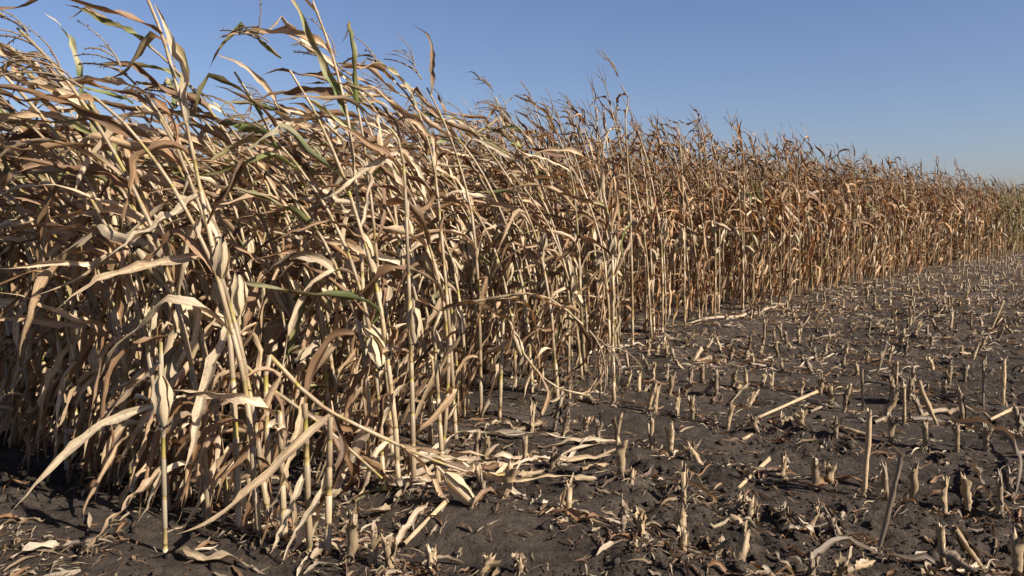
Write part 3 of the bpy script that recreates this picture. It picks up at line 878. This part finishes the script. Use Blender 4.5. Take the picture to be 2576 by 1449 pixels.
o = tag(link("background_corn_stalks", J2.mesh("background_corn_stalks", M_STALK), bgc), kind="stuff")
o = tag(link("background_corn_ears", JE.mesh("background_corn_ears", M_HUSK), bgc), kind="stuff")

# ------------------------------------------------------------------ stubble
def stub_variant(h, r):
    """cut stalk of height h: stalk (ragged hollow top), wrapped sheath, frayed fibres, brace roots; list of (part name, mesh)"""
    parts = []
    R0 = r.uniform(.0108, .0150)
    tone = np.array([.50, .355, .20]) * r.uniform(.55, 1.12)
    if r.random() < .35: tone = np.array([.27, .20, .13]) * r.uniform(.8, 1.1)
    gm = r.random() * (r.random() < .2)
    zs, rs, cs = [-.03, .0, .012], [R0 * 1.15, R0 * 1.1, R0], [tone * .6, tone * .62, tone * .75]
    z = .012 + r.uniform(.02, .06)
    while z < h - .03:
        ex = tone * r.uniform(.85, 1.1)
        if gm > .3: ex = ex * (1 - gm) + np.array([.40, .36, .09]) * gm
        zs += [z - .006, z, z + .006]; rs += [R0 * 1.0, R0 * 1.16, R0 * 1.02]; cs += [ex, np.array([.34, .24, .14]), ex]
        z += r.uniform(.07, .14)
    zs += [h * .985, h]; rs += [R0, R0 * .96]; cs += [tone, tone * 1.08]
    zs, rs, cs = np.array(zs), np.array(rs), np.array(cs)
    o = np.argsort(zs); zs, rs, cs = zs[o], rs[o], cs[o]
    bow = r.normal(0, .006, 2)
    P = np.stack([bow[0] * (zs / h) ** 2, bow[1] * (zs / h) ** 2, zs], -1)
    sides = 9
    jag = r.normal(0, .016, sides) + .022 * np.cos(np.linspace(0, 6.28, sides, endpoint=False) + r.uniform(0, 6))
    V, F, C, U = tube(P, rs, sides, cs, jag=jag, r=r)
    n0 = len(V)
    top = V[-sides:]
    inner = P[-1] + (top - P[-1]) * .72; inner[:, 2] = top[:, 2] - .004
    deep = P[-1] + (top - P[-1]) * .55; deep[:, 2] = h - .035
    V = np.concatenate([V, inner, deep]); C = np.concatenate([C, np.tile(tone * 1.1, (sides, 1)), np.tile(tone * .5, (sides, 1))])
    U = np.concatenate([U, U[-sides:], U[-sides:]])
    j = np.arange(sides); j2 = (j + 1) % sides
    F = np.concatenate([F, np.stack([n0 - sides + j, n0 - sides + j2, n0 + j2, n0 + j], -1), np.stack([n0 + j, n0 + j2, n0 + sides + j2, n0 + sides + j], -1)])
    parts.append(("stalk", mk_mesh("stalk", V, F, C, U, M_STUB)))
    for q in range(int(r.integers(1, 4))):
        a = r.uniform(0, 6.28); oo = np.array([math.cos(a), math.sin(a), 0])
        z0 = r.uniform(0, .4) * h; z1 = h * r.uniform(.75, 1.12)
        t = np.linspace(0, 1, 8)
        lp = oo[None] * (R0 * 1.08 + r.uniform(0, .03) * t ** 3)[:, None] + np.array([0, 0, 1.0])[None] * (z0 + (z1 - z0) * t)[:, None]
        V, U = strip_batch(None, None, np.array([z1 - z0]), np.array([r.uniform(.045, .075)]), 8, 7, path=lp[None], roll=r.uniform(2.6, 4.0), rolltip=r.uniform(1.6, 2.8), ruffle=.004, r=r, blunt=True, ragged=.3,
                           side=-np.cross([0, 0, 1.0], oo)[None])
        V[0, -1] += np.array([0, 0, 1.0]) * r.normal(0, .014, (7, 1))
        c = tone * r.uniform(.8, 1.2)
        parts.append(("sheath", mk_mesh("sheath", V[0], grid_faces(8, 7), np.tile(c, (56, 1)), U[0], M_STUB)))
    m = int(r.integers(3, 12))
    a = r.uniform(0, 6.28, m); oo = np.stack([np.cos(a), np.sin(a), 0 * a], -1)
    V, U = strip_batch(oo * R0 * .9 + np.array([bow[0], bow[1], h - .02]), oo * r.uniform(.05, .8, (m, 1)) + np.array([0, 0, 1.0]), r.uniform(.015, .045, m), r.uniform(.002, .007, m), 5, 2, droop=r.uniform(-1, 3, m), wave=2., r=r, roll=.2, rolltip=.2, ruffle=0., twist=1.5)
    parts.append(("frayed_top", mk_mesh("frayed_top", V.reshape(-1, 3), (grid_faces(5, 2)[None] + (np.arange(m) * 10)[:, None, None]).reshape(-1, 4), np.repeat(tone[None] * r.uniform(.8, 1.3, (m * 10, 1)), 1, 0), U.reshape(-1, 3), M_STUB)))
    if r.random() < .6:
        J = Joined()
        for q in range(int(r.integers(4, 8))):
            a = r.uniform(0, 6.28); oo = np.array([math.cos(a), math.sin(a), 0])
            zz = r.uniform(.012, .035)
            V, F, C, U = tube(np.array([oo * R0 * .8 + [0, 0, zz], oo * (R0 + .012) + [0, 0, zz * .6], oo * (R0 + .03) + [0, 0, -.03]]), np.array([.0035, .003, .002]), 4, np.tile(tone * .7, (3, 1)), r=r)
            J.add(V, F, C, U)
        parts.append(("brace_roots", J.mesh("brace_roots", M_STUB)))
    return parts, h
CLASSES = [.09, .14, .19, .26, .36, .48]
STUBV = {c: [stub_variant(c, np.random.default_rng(1000 + i * 37 + ci)) for i in range(6 if c < .3 else 3)] for ci, c in enumerate(CLASSES)}

def c5(a, b): return (859 + a * .5, 724 + b * .5)
def c6(a, b): return (1717 + a * .5, 724 + b * .5)
S5 = [(45,1410,70,1160),(160,1430,170,1250),(245,1449,235,1295),(455,1449,455,1330),(690,1455,760,1370),(900,1460,900,1390),(700,1070,700,945),(815,1110,860,960),(490,1040,485,905),
 (1105,1150,1150,1010),(1140,1180,1150,1050),(1415,1260,1420,1115),(1520,1310,1480,1180),(1410,1000,1405,840),(1460,1015,1465,960),(1680,1060,1710,970),(920,900,930,745),(680,830,685,680),
 (725,830,730,700),(960,715,960,575),(1065,705,1115,530),(1115,720,1140,620),(1220,705,1235,640),(1290,765,1290,655),(1380,765,1395,620),(1560,840,1560,690),(1655,850,1655,700),(1075,560,1075,400),
 (1145,570,1150,490),(1225,575,1240,440),(1300,580,1300,390),(1370,590,1370,450),(1545,620,1575,490),(1580,640,1585,500),(1690,650,1690,540),(1435,490,1460,420),(1495,520,1505,420),(1570,480,1570,385),
 (1640,470,1640,395),(1650,540,1665,430),(1540,345,1550,270),(1585,345,1590,300),(1635,345,1637,310),(1705,1240,1712,1120)]
S6 = [(10,530,45,450),(40,500,40,395),(100,490,100,400),(170,545,175,410),(105,540,160,465),(250,510,265,425),(320,520,320,430),(400,510,410,435),(450,520,445,430),(225,700,245,580),(330,595,370,525),
 (50,665,45,550),(380,725,345,645),(595,545,600,470),(695,545,695,455),(745,575,748,470),(810,655,840,515),(905,650,905,440),(590,735,595,650),(770,775,770,690),(485,720,510,660),(100,870,25,765),
 (15,855,70,780),(505,940,505,820),(665,980,675,820),(750,955,740,870),(915,1030,945,590),(1025,1030,1025,840),(985,1260,1100,830),(1165,1070,1165,870),(1325,1090,1315,890),(1440,1085,1425,930),
 (1600,1130,1605,920),(1660,1060,1645,930),(1010,715,1080,560),(1050,810,1050,680),(1115,720,1115,530),(1135,600,1145,480),(1050,590,1050,480),(1155,545,1155,390),(1075,500,1075,390),(1280,720,1190,515),
 (1210,660,1165,540),(1220,840,1225,700),(1380,860,1385,720),(1525,850,1525,730),(1320,590,1320,500),(1340,510,1340,410),(1415,700,1402,505),(1420,480,1420,400),(1510,640,1510,435),(1610,640,1615,440),
 (1710,740,1670,590),(980,450,1025,300),(880,460,870,400),(810,430,808,355),(500,415,500,360),(355,395,357,330),(320,370,322,330),(245,370,247,325),(440,400,455,360),(330,300,345,215),(395,310,400,250),
 (1460,370,1485,285),(1520,400,1520,340),(1350,390,1350,345),(1410,330,1405,270),(1540,230,1615,60),(330,1160,355,1055),(240,1130,290,1060),(505,1180,515,1110),(635,1220,670,1060),(790,1220,735,1110),
 (1315,1330,1300,1135),(1515,1390,1370,1170),(1690,1410,1690,1200),(650,1455,650,1360),(795,1460,800,1370),(1250,1460,1250,1400),(155,1395,205,1290),(295,1420,315,1260),(5,1090,5,920),(5,1340,0,1240),
 (1230,260,1232,200),(1130,230,1135,170),(740,230,740,170),(585,270,585,200),(640,280,655,225),(460,250,462,195),(520,300,520,220)]
r = np.random.default_rng(21)
stubs = []                                   # x, y, height, lean direction
for L_, fn in ((S5, c5), (S6, c6)):
    for (a, b, c, d) in L_:
        p0 = gpt(*fn(a, b)); p1 = ypt(*fn(c, d), p0[1] + r.normal(0, .015))
        v = p1 - p0
        stubs.append((p0[0], p0[1], float(np.linalg.norm(v)), v / np.linalg.norm(v)))
hand = np.array([[s[0], s[1]] for s in stubs])
far_stubs = []
for k in range(0, 110):
    e = E0 + ROWSP * k; sc = float(s_cut(e)) + .12; s = sc
    while s < sc + 60:
        s += .165 if e < 30 else .24
        x, y = RDIR * (s + r.normal(0, .04)) + EDIR * (e + r.normal(0, .04))
        if y < 2.2 or x > .66 * y + 3.5: break
        near = np.min(np.hypot(hand[:, 0] - x, hand[:, 1] - y))
        dcl = y < 7.4
        if near < .11 or r.random() < (.90 if dcl else .42): continue
        h = float(np.clip(r.normal(.135, .045), .05, .27)) * (1.0 if r.random() > .04 else 2.0)
        ln = r.normal(0, .20, 2) * (1 if r.random() < .75 else 3.0)
        v = nrm(np.array([ln[0], ln[1], 1.0]))
        far_stubs.append((x, y, h, v))
seen_ = lambda s: s[1] > 2.95 and s[0] < .65 * s[1] + .05
far_stubs.sort(key=lambda s: math.hypot(s[0], s[1]) + (0 if seen_(s) else 1000))
nth = 300 - len(stubs)
stubs += far_stubs[:nth]; rest = far_stubs[nth:]
stub_rows = {}
stub_objs = []
for (x, y, h, v) in stubs:
    c = min(CLASSES, key=lambda q: abs(q - h))
    parts, hh = STUBV[c][int(r.integers(0, len(STUBV[c])))]
    root = link("corn_stub", None, loc=(x, y, float(gh(x, y)) - .004)); root.empty_display_size = .03
    a = r.uniform(0, 6.28)
    root.rotation_mode = 'QUATERNION'; root.rotation_quaternion = basis_quat(v, (math.cos(a), math.sin(a), 0))
    w = r.uniform(.85, 1.2) * (.75 if h > .3 else 1)
    root.scale = (w, w, h / hh)
    for nm, me in parts: link(nm, me, root)
    row = max(int(round((EDIR @ (x, y) - E0) / ROWSP)), 0)
    tiltdeg = math.degrees(math.acos(min(1, v[2])))
    look = ("tall" if h > .28 else "short" if h < .12 else "mid-height") + (" slanting" if tiltdeg > 17 else " upright")
    stub_rows.setdefault(row, []).append((RDIR @ (x, y), root, look, x, y))
STUB_AT = []
rows_sorted = sorted(stub_rows)
for ri, row in enumerate(rows_sorted):
    lst = sorted(stub_rows[row], key=lambda q: q[0])
    for i, q in enumerate(lst):
        tag(q[1], "%s cut stub, %s from the standing corn in the %s stubble row" % (q[2], ordinal(i + 1), ordinal(ri + 1)), "corn stub", "cut corn stubs left in rows")
        STUB_AT.append((q[3], q[4], ordinal(i + 1), ordinal(ri + 1)))
# the stubble too far off to pick apart
J = Joined()
M = len(rest)
B = np.array([[s[0], s[1], float(gh(s[0], s[1])) - .005] for s in rest]); DV = np.array([s[3] for s in rest]); HH = np.array([s[2] for s in rest])
xs = nrm(np.cross(DV, [0.2, 1, .1])); ysd = np.cross(DV, xs); an = np.linspace(0, 6.283, 6, endpoint=False)
tt = np.array([0, .45, .5, .55, 1.0]); prof = np.array([1.1, 1, 1.15, 1, 1.05]) * .0155
V = B[:, None, None] + DV[:, None, None] * (tt[None] * HH[:, None])[:, :, None, None] + prof[None, :, None, None] * (np.cos(an)[None, None, :, None] * xs[:, None, None] + np.sin(an)[None, None, :, None] * ysd[:, None, None])
V[:, 4] += r.normal(0, .012, (M, 6, 1)) * DV[:, None]
tone = np.array([.50, .36, .21]) * r.uniform(.5, 1.2, (M, 1))
C = np.zeros_like(V) + tone[:, None, None]; C[:, 2] *= .6
U = np.zeros_like(V); U[..., 0] = an; U[..., 1] = tt[None, :, None]; U[..., 2] = r.uniform(0, 40, M)[:, None, None]
J.batch(V.reshape(M, -1, 3), grid_faces(5, 6, True), C.reshape(M, -1, 3), U.reshape(M, -1, 3))
tag(link("distant_stubble", J.mesh("distant_stubble", M_STUB)), "far rows of cut corn stubble running into the distance", kind="stuff")

# ------------------------------------------------------------------ what lies on the soil
LIT = np.array([[.46, .35, .23], [.38, .28, .17], [.30, .20, .11], [.22, .13, .07], [.52, .42, .29], [.16, .10, .065], [.28, .145, .065]])
def ground_strips(x, y, ang, L, W, n, k, r, lift=.02, curve=1.0, **kw):
    """strips lying on the soil: bent in plan, following the ground with a few arches"""
    M = len(x); t = np.linspace(0, 1, n)
    a = ang[:, None] + curve * r.normal(0, .8, (M, 1)) * (t[None] - .5) + curve * .35 * np.sin(t[None] * r.uniform(2, 7, (M, 1)) + r.uniform(0, 6, (M, 1)))
    px = x[:, None] + np.cumsum(np.cos(a) * (L / (n - 1))[:, None], 1) - .5 * L[:, None] * np.cos(ang)[:, None]
    py = y[:, None] + np.cumsum(np.sin(a) * (L / (n - 1))[:, None], 1) - .5 * L[:, None] * np.sin(ang)[:, None]
    lf = np.broadcast_to(np.asarray(lift, float), (M,))
    arch = np.abs(np.sin(t[None] * r.uniform(2, 6, (M, 1)) + r.uniform(0, 6, (M, 1))))
    pz = gh(px, py) + .006 + lf[:, None] * arch
    P = np.stack([px, py, pz], -1)
    T0 = nrm(P[:, 1] - P[:, 0]); side = nrm(np.cross(T0, UP) + r.normal(0, .5, (M, 3)))
    V, U = strip_batch(None, None, L, W, n, k, path=P, r=r, side=side, **kw)
    V[..., 2] = np.maximum(V[..., 2], gh(V[..., 0], V[..., 1]) + .003)
    return V, U

r = np.random.default_rng(31)
# leaves on the soil, one by one: first those read off the photograph (u, v points), then loose ones beside the stubs
HAND_LEAF = [
 ([c6(640,1352), c6(780,1300), (2130,1372), c6(960,1330), c6(1080,1380), c6(1580,1412)], .055, "long weathered leaf curving along the soil at the lower border"),
 ([c6(1140,700), c6(1330,695), c6(1500,760), c6(1640,830), c6(1700,900), c6(1705,1000), c6(1660,1085)], .075, "big grey arching leaf looped over among the stubs"),
 ([c6(1465,925), c6(1490,1040), c6(1540,1100), c6(1640,1150)], .07, "grey twisted leaf standing on edge beside the looped leaf"),
 ([c5(80,1100), c5(150,1150), c5(230,1145), c5(330,1080), c5(470,1010)], .085, "broad tan leaf curled on the soil below the fallen top"),
 ([c5(260,1310), c5(330,1240), c5(400,1190), c5(440,1140)], .06, "folded straw leaf lying beside a split stem piece"),
 ([c5(440,820), c5(560,760), c5(700,740), c5(900,765), c5(1010,765), c5(1200,735)], .075, "pale leaf stretched across the soil behind the fallen top"),
 ([c5(290,945), c5(420,930), c5(560,890), c5(700,845), c5(830,865)], .075, "cream leaf flattened on the soil under the fallen top"),
 ([c5(880,940), c5(1010,890), c5(1160,850), c5(1290,790), c5(1400,815)], .05, "thin yellowish leaf lying past the tip of the fallen top"),
 ([c5(1060,1210), c5(1160,1235), c5(1230,1280), c5(1340,1215)], .05, "curled brown leaf ringed round bare soil between two stubs"),
 ([c5(660,1190), c5(730,1155), c5(860,1165)], .05, "short brown leaf arched on the soil before the leaning stubs"),
 ([c6(640,990), c6(760,945), c6(900,975), c6(1000,1010)], .07, "rusty leaf bent round the base of the tall stub"),
 ([c6(1190,660), c6(1400,650), c6(1640,690)], .06, "straw leaf lying across the stub row at the border"),
 ([(0, 1345), (60, 1325), (120, 1312)], .06, "tan leaf tip lying at the far corner of bare soil"),
 ([c5(800,700), c5(900,715), c5(960,700)], .05, "short pale leaf lying near two snapped stubs"),
 ([c6(20,180), c6(200,165), c6(330,155), c6(480,100), c6(560,60)], .07, "bright leaf stretched out along the foot of the distant corn"),
 ([c6(590,400), c6(700,350), c6(800,310)], .05, "bundle-like pale leaf lying mid-field between the rows"),
 ([c5(1230,330), c5(1330,310), c5(1480,290), c5(1630,285)], .06, "pale leaf lying flat at the foot of the standing corn"),
 ([c5(1160,530), c5(1240,545), c5(1350,530)], .05, "whitish leaf lying behind a line of dark stubs"),
 ([c6(500,1215), c6(600,1240), c6(700,1238)], .045, "flat straw blade lying before two leaning stubs"),
 ([c5(300,1000), c5(420,960), c5(520,985), c5(640,960)], .07, "cream leaf in the heap at the fallen plant, lowest of the heap"),
 ([c5(330,900), c5(430,845), c5(540,800), c5(620,790)], .07, "tan leaf in the heap at the fallen plant, crossing the dangling leaves"),
 ([c5(470,880), c5(600,840), c5(740,830), c5(880,790)], .06, "straw leaf in the heap at the fallen plant, topmost of the heap"),
 ([c5(420,1040), c5(300,1060), c5(200,1020), c5(150,960)], .07, "folded leaf at the foot of the big ear plant"),
 ([c5(640,770), c5(760,700), c5(870,680)], .05, "narrow pale leaf reaching from the heap to two upright stubs"),
 ([c5(-150,1400), c5(-60,1360), c5(60,1370), c5(120,1430)], .07, "crumpled leaf lying at the foot of the lone bleached stalk"),
 ([(30, 1420), (110, 1400), (190, 1395), (260, 1410)], .06, "tan leaf among the trash on the bare corner soil"),
 ([(440, 1400), (500, 1425), (570, 1420), (650, 1440)], .07, "big crumpled leaf beside a stalk length at the lower border"),
 ([c6(420,1310), c6(520,1345), c6(640,1365)], .05, "crumpled leaf reaching towards the long weathered leaf"),
]
for pxs, wd, lab in HAND_LEAF:
    lp = np.array([gpt(*q) for q in pxs]); lp = smooth_poly(lp, 22, 2)
    tq = np.linspace(0, 1, 22)
    big = .06 if "arch" in lab or "edge" in lab else .022
    lp[:, 2] = gh(lp[:, 0], lp[:, 1]) + .012 + big * np.abs(np.sin(tq * math.pi * (1 if big > .05 else 2.3)))
    # keep the picture position while raised: shift back along the view ray
    ln = np.linalg.norm(np.diff(lp, axis=0), axis=1).sum()
    T0 = nrm(lp[1] - lp[0]); sd = nrm(np.cross(T0, nrm(np.array([.2, -.6, .8]))))
    V, U = strip_batch(None, None, np.array([ln]), np.array([wd * .68]), 22, 5, path=lp[None], twist=r.normal(0, .8), twn=.15, ragged=.45, roll=r.uniform(.6, 1.8), rolltip=r.uniform(1.5, 3), ruffle=r.uniform(.006, .012), r=r, side=sd[None])
    V[..., 2] = np.maximum(V[..., 2], gh(V[..., 0], V[..., 1]) + .004)
    c0 = (np.array([[.19, .145, .10]]) if "grey" in lab or "weathered" in lab else np.array([[.24, .13, .065]]) if ("brown" in lab or "rusty" in lab) else LIT[[0, 4, 1]][int(r.integers(0, 3))][None])
    C = leaf_cols(1, 22, 5, c0, np.zeros(1), r)
    b0 = V[0].reshape(-1, 3).mean(0); b0[2] = V[0, ..., 2].min()
    tag(link("fallen_leaf", mk_mesh("fallen_leaf", V[0].reshape(-1, 3) - b0, grid_faces(22, 5), C[0], U[0], M_LEAF), loc=b0), lab, "fallen leaf", "leaves fallen on the soil")
for i in range(12):
    u0 = 1010 + 42 * i + r.normal(0, 8); v0 = 1190 - 5.0 * i + r.normal(0, 16)
    b = gpt(u0, v0); L1 = r.uniform(.55, .95)
    V, U = ground_strips(b[None, 0], b[None, 1], np.array([r.normal(.25, .28)]), np.array([L1]), np.array([r.uniform(.032, .052)]), 18, 5, r, lift=r.uniform(.01, .03), curve=.22, roll=r.uniform(.4, 1.2), rolltip=r.uniform(.8, 2), ruffle=r.uniform(.004, .009), twist=r.normal(0, .5), ragged=.35)
    C = leaf_cols(1, 18, 5, TAN[[2, 0, 6]][i % 3][None] * r.uniform(.9, 1.1), np.zeros(1), r)
    b0 = V[0].reshape(-1, 3).mean(0); b0[2] = V[0, ..., 2].min()
    tag(link("fallen_leaf", mk_mesh("fallen_leaf", V[0].reshape(-1, 3) - b0, grid_faces(18, 5), C[0], U[0], M_LEAF), loc=b0),
        "long pale leaf of the fan spread on the soil, %s from the standing corn" % ordinal(i + 1), "fallen leaf", "leaves fallen on the soil")
SA = sorted(STUB_AT, key=lambda q: math.hypot(q[0], q[1]))
used = set()
pick = SA[:270]
for i, (x, y, o1, o2) in enumerate(pick):
    if r.random() < .30: continue
    q = r.random()
    if q < .72:
        L1, W1 = r.uniform(.10, .42), r.uniform(.016, .042)
        V, U = ground_strips(np.array([x + r.normal(0, .09)]), np.array([y + r.normal(0, .07)]), r.uniform(0, 6.28, 1), np.array([L1]), np.array([W1]), 13, 5, r,
                             lift=r.uniform(.01, .05), roll=r.uniform(.8, 3.5), rolltip=r.uniform(1.5, 4), ruffle=r.uniform(.003, .01), twist=r.normal(0, 2.))
        C = leaf_cols(1, 13, 5, LIT[int(r.integers(0, 7))][None] * r.uniform(.8, 1.1), np.zeros(1), r)
        b0 = V[0].reshape(-1, 3).mean(0); b0[2] = V[0, ..., 2].min()
        tag(link("fallen_leaf", mk_mesh("fallen_leaf", V[0].reshape(-1, 3) - b0, grid_faces(13, 5), C[0], U[0], M_LEAF), loc=b0),
            "%s leaf scrap lying by the %s stub of the %s stubble row" % ("curled", o1, o2), "fallen leaf", "leaves fallen on the soil")
    else:
        c = CLASSES[int(r.integers(0, 3))]
        parts, hh = STUBV[c][int(r.integers(0, 6))]
        a = r.uniform(0, 6.28); dv = nrm(np.array([math.cos(a), math.sin(a), r.uniform(0.02, .22)]))
        px_, py_ = x + r.normal(0, .12), y + r.normal(0, .09)
        root = link("stalk_piece", None, loc=(px_, py_, float(gh(px_, py_)) + .014)); root.empty_display_size = .03
        root.rotation_mode = 'QUATERNION'; root.rotation_quaternion = basis_quat(dv, (0.1, .2, 1)); root.scale = (.95, .95, .95)
        for nm, me in parts:
            if nm != "brace_roots": link(nm, me, root)
        tag(root, "broken stalk piece lying by the %s stub of the %s stubble row" % (o1, o2), "stalk piece", "broken stalk pieces on the soil")
HAND_PIECE = [
 (c6(390,675), c6(680,548), "long split stalk lying slantwise between the stub rows"),
 (c6(280,972), c6(440,850), "thick pale stalk length lying before the middle stubs"),
 (c5(330,1290), c5(560,1135), "long split stem piece lying on the open soil beside a folded leaf"),
 (c5(1215,955), c5(1330,870), "short stout stalk piece lying past the fallen top"),
 (c6(240,585), c6(325,515), "broken stalk length propped on a slanting stub"),
 (c6(1550,700), c6(1660,650), "pale split stalk lying at the border among leaves"),
 (c6(650,660), c6(715,635), "small pale husk-like stalk sliver lying on the dark soil"),
]
for a_, b_, lab in HAND_PIECE:
    p0, p1 = gpt(*a_), gpt(*b_)
    p0[2], p1[2] = gh(p0[0], p0[1]) + .018, gh(p1[0], p1[1]) + .03
    v = p1 - p0; h = float(np.linalg.norm(v)); c = min(CLASSES, key=lambda q: abs(q - h)); parts, hh = STUBV[c][int(r.integers(0, len(STUBV[c])))]
    root = link("stalk_piece", None, loc=p0); root.rotation_mode = 'QUATERNION'; root.rotation_quaternion = basis_quat(v, (0, .2, 1)); root.scale = (.68, .68, h / hh)
    root.empty_display_size = .03
    for nm, me in parts:
        if nm != "brace_roots": link(nm, me, root)
    tag(root, lab, "stalk piece", "broken stalk pieces on the soil")

# small weeds
for (u_, v_, n_, lab) in [(752, 1292, 7, "small green seedling growing behind the corner stalks"), (1802, 1038, 12, "low green tuft growing among the middle stub rows"),
                     (1450, 965, 9, "feathery green weed at the foot of the edge plants"), (2500, 1338, 6, "tiny green seedling near the border stubs"), (1424, 930, 7, "green weed at the corn edge behind dark stubs")]:
    b = gpt(u_, v_); b[2] = gh(b[0], b[1])
    a = r.uniform(0, 6.28, n_); d = np.stack([np.cos(a), np.sin(a), r.uniform(.3, 1.4, n_)], -1)
    V, U = strip_batch(np.repeat(b[None] - [0, 0, .004], n_, 0), d, r.uniform(.025, .06, n_), r.uniform(.010, .020, n_), 6, 3, droop=1.5, roll=.4, rolltip=.6, ruffle=.002, r=r)
    root = link("green_weed", None, loc=b)
    for i in range(n_):
        link("leaf", mk_mesh("leaf", V[i].reshape(-1, 3) - b, grid_faces(6, 3), np.tile(np.array([.09, .16, .035]) * r.uniform(.8, 1.3), (18, 1)), U[i].reshape(-1, 3), M_WEED), root)
    tag(root, lab, "weed", "green weeds in the field")

# uncountable chaff and shredded leaf
def litter_points(n, r, ymax=32.0):
    y = 2.7 + (ymax - 2.7) * r.random(n) ** 1.7
    x = r.uniform(-1, 1, n) * y * .68 + np.where(r.random(n) < .2, r.uniform(0, 3, n), 0)
    e = x * EDIR[0] + y * EDIR[1]; s = x * RDIR[0] + y * RDIR[1]
    ph = (e - E0) / ROWSP; dr = np.abs(ph - np.round(ph)) * ROWSP
    near = np.abs(s - s_cut(e))
    w = .20 + 1.0 * np.exp(-(dr / .12) ** 2) + .7 * np.exp(-(near / .45) ** 2) + .25 * (s < s_cut(e))
    w = w * (.35 + 1.3 * vn(x * 1.4, y * 1.4, 44))
    w = np.where((e < E0 - .25), .20 + .9 * (x < -1.75) * (y < 3.75), w)
    k = r.random(n) < w / 1.5
    return x[k], y[k]
J = Joined()
for cnt, Lr, Wr, n_, k_ in ((19000, (.03, .20), (.005, .024), 7, 3), (26000, (.015, .09), (.002, .007), 4, 2)):
    x, y = litter_points(cnt, r)
    M = len(x)
    sc_ = 1 + .07 * np.maximum(y - 6, 0)
    V, U = ground_strips(x, y, r.uniform(0, 6.28, M), r.uniform(*Lr, M) * sc_, r.uniform(*Wr, M) * sc_, n_, k_, r, lift=r.uniform(0, .025, M), curve=.5, roll=r.uniform(.3, 2, M), rolltip=r.uniform(.5, 2.5, M), ruffle=.003, twist=r.normal(0, 1.2, M))
    c0 = LIT[r.integers(0, 7, M)] * r.uniform(.7, 1.12, (M, 1))
    C = np.zeros_like(V) + c0[:, None, None]
    J.batch(V.reshape(M, -1, 3), grid_faces(n_, k_), C.reshape(M, -1, 3), U.reshape(M, -1, 3))
n = 30000                                       # straw lying thick between the far stubble
y = 7.5 + 34 * r.random(n) ** 1.25; x = r.uniform(-.1, .68, n) * y + r.uniform(0, 3, n) * (r.random(n) < .3)
e_, s_ = x * EDIR[0] + y * EDIR[1], x * RDIR[0] + y * RDIR[1]
k = (s_ > s_cut(e_) - .3) & (r.random(n) < (.35 + .65 * vn(x * .9, y * .9, 61)) * (.25 + .75 * smooth01(7, 14, y)))
x, y = x[k], y[k]; M = len(x)
V, U = ground_strips(x, y, r.uniform(0, 6.28, M), r.uniform(.06, .22, M), r.uniform(.006, .018, M) * (1 + .03 * y), 4, 2, r, lift=r.uniform(0, .05, M), roll=.3, rolltip=.5, ruffle=.003, twist=r.normal(0, 1., M))
C = np.zeros_like(V) + (LIT[r.integers(0, 7, M)] * r.uniform(.7, 1.12, (M, 1)))[:, None, None]
J.batch(V.reshape(M, -1, 3), grid_faces(4, 2), C.reshape(M, -1, 3), U.reshape(M, -1, 3))
tag(link("crop_litter", J.mesh("crop_litter", M_LEAF)), "shredded leaf and chaff scattered over the soil", kind="stuff")

# clods of soil
ICO = np.array([(1, 0, 0), (0, 1, 0), (-1, 0, 0), (0, -1, 0), (0, 0, 1), (0, 0, -1)], float)
ICOF = np.array([(0, 1, 4), (1, 2, 4), (2, 3, 4), (3, 0, 4), (1, 0, 5), (2, 1, 5), (3, 2, 5), (0, 3, 5)])
n = 38000
y = 2.7 + 13 * r.random(n) ** 2.0; x = r.uniform(-.68, .68, n) * y + r.uniform(0, 2.5, n) * (r.random(n) < .2)
k = r.random(n) < .12 + .88 * np.clip((vn(x * 1.1, y * 1.1, 9) - .42) * 5, 0, 1)
x, y = x[k], y[k]; M = len(x)
sz = np.clip(.0040 * (1 - r.random(M)) ** -.45, 0, .032)
A = nrm(r.normal(0, 1, (M, 3))); B = nrm(np.cross(A, r.normal(0, 1, (M, 3)))); Q = np.stack([A, B, np.cross(A, B)], 1)
V = (ICO[None] * r.uniform(.6, 1.35, (M, 6, 1))) @ Q * sz[:, None, None] * 1.15
V[..., 2] *= .8
V += np.stack([x, y, gh(x, y) + sz * .15], -1)[:, None]
J = Joined(); J.batch(V, ICOF, np.zeros_like(V), np.zeros_like(V))
tag(link("soil_clods", J.mesh("soil_clods", M_SOIL, smooth=False)), "loose clods and crumbs of dark soil", kind="stuff")
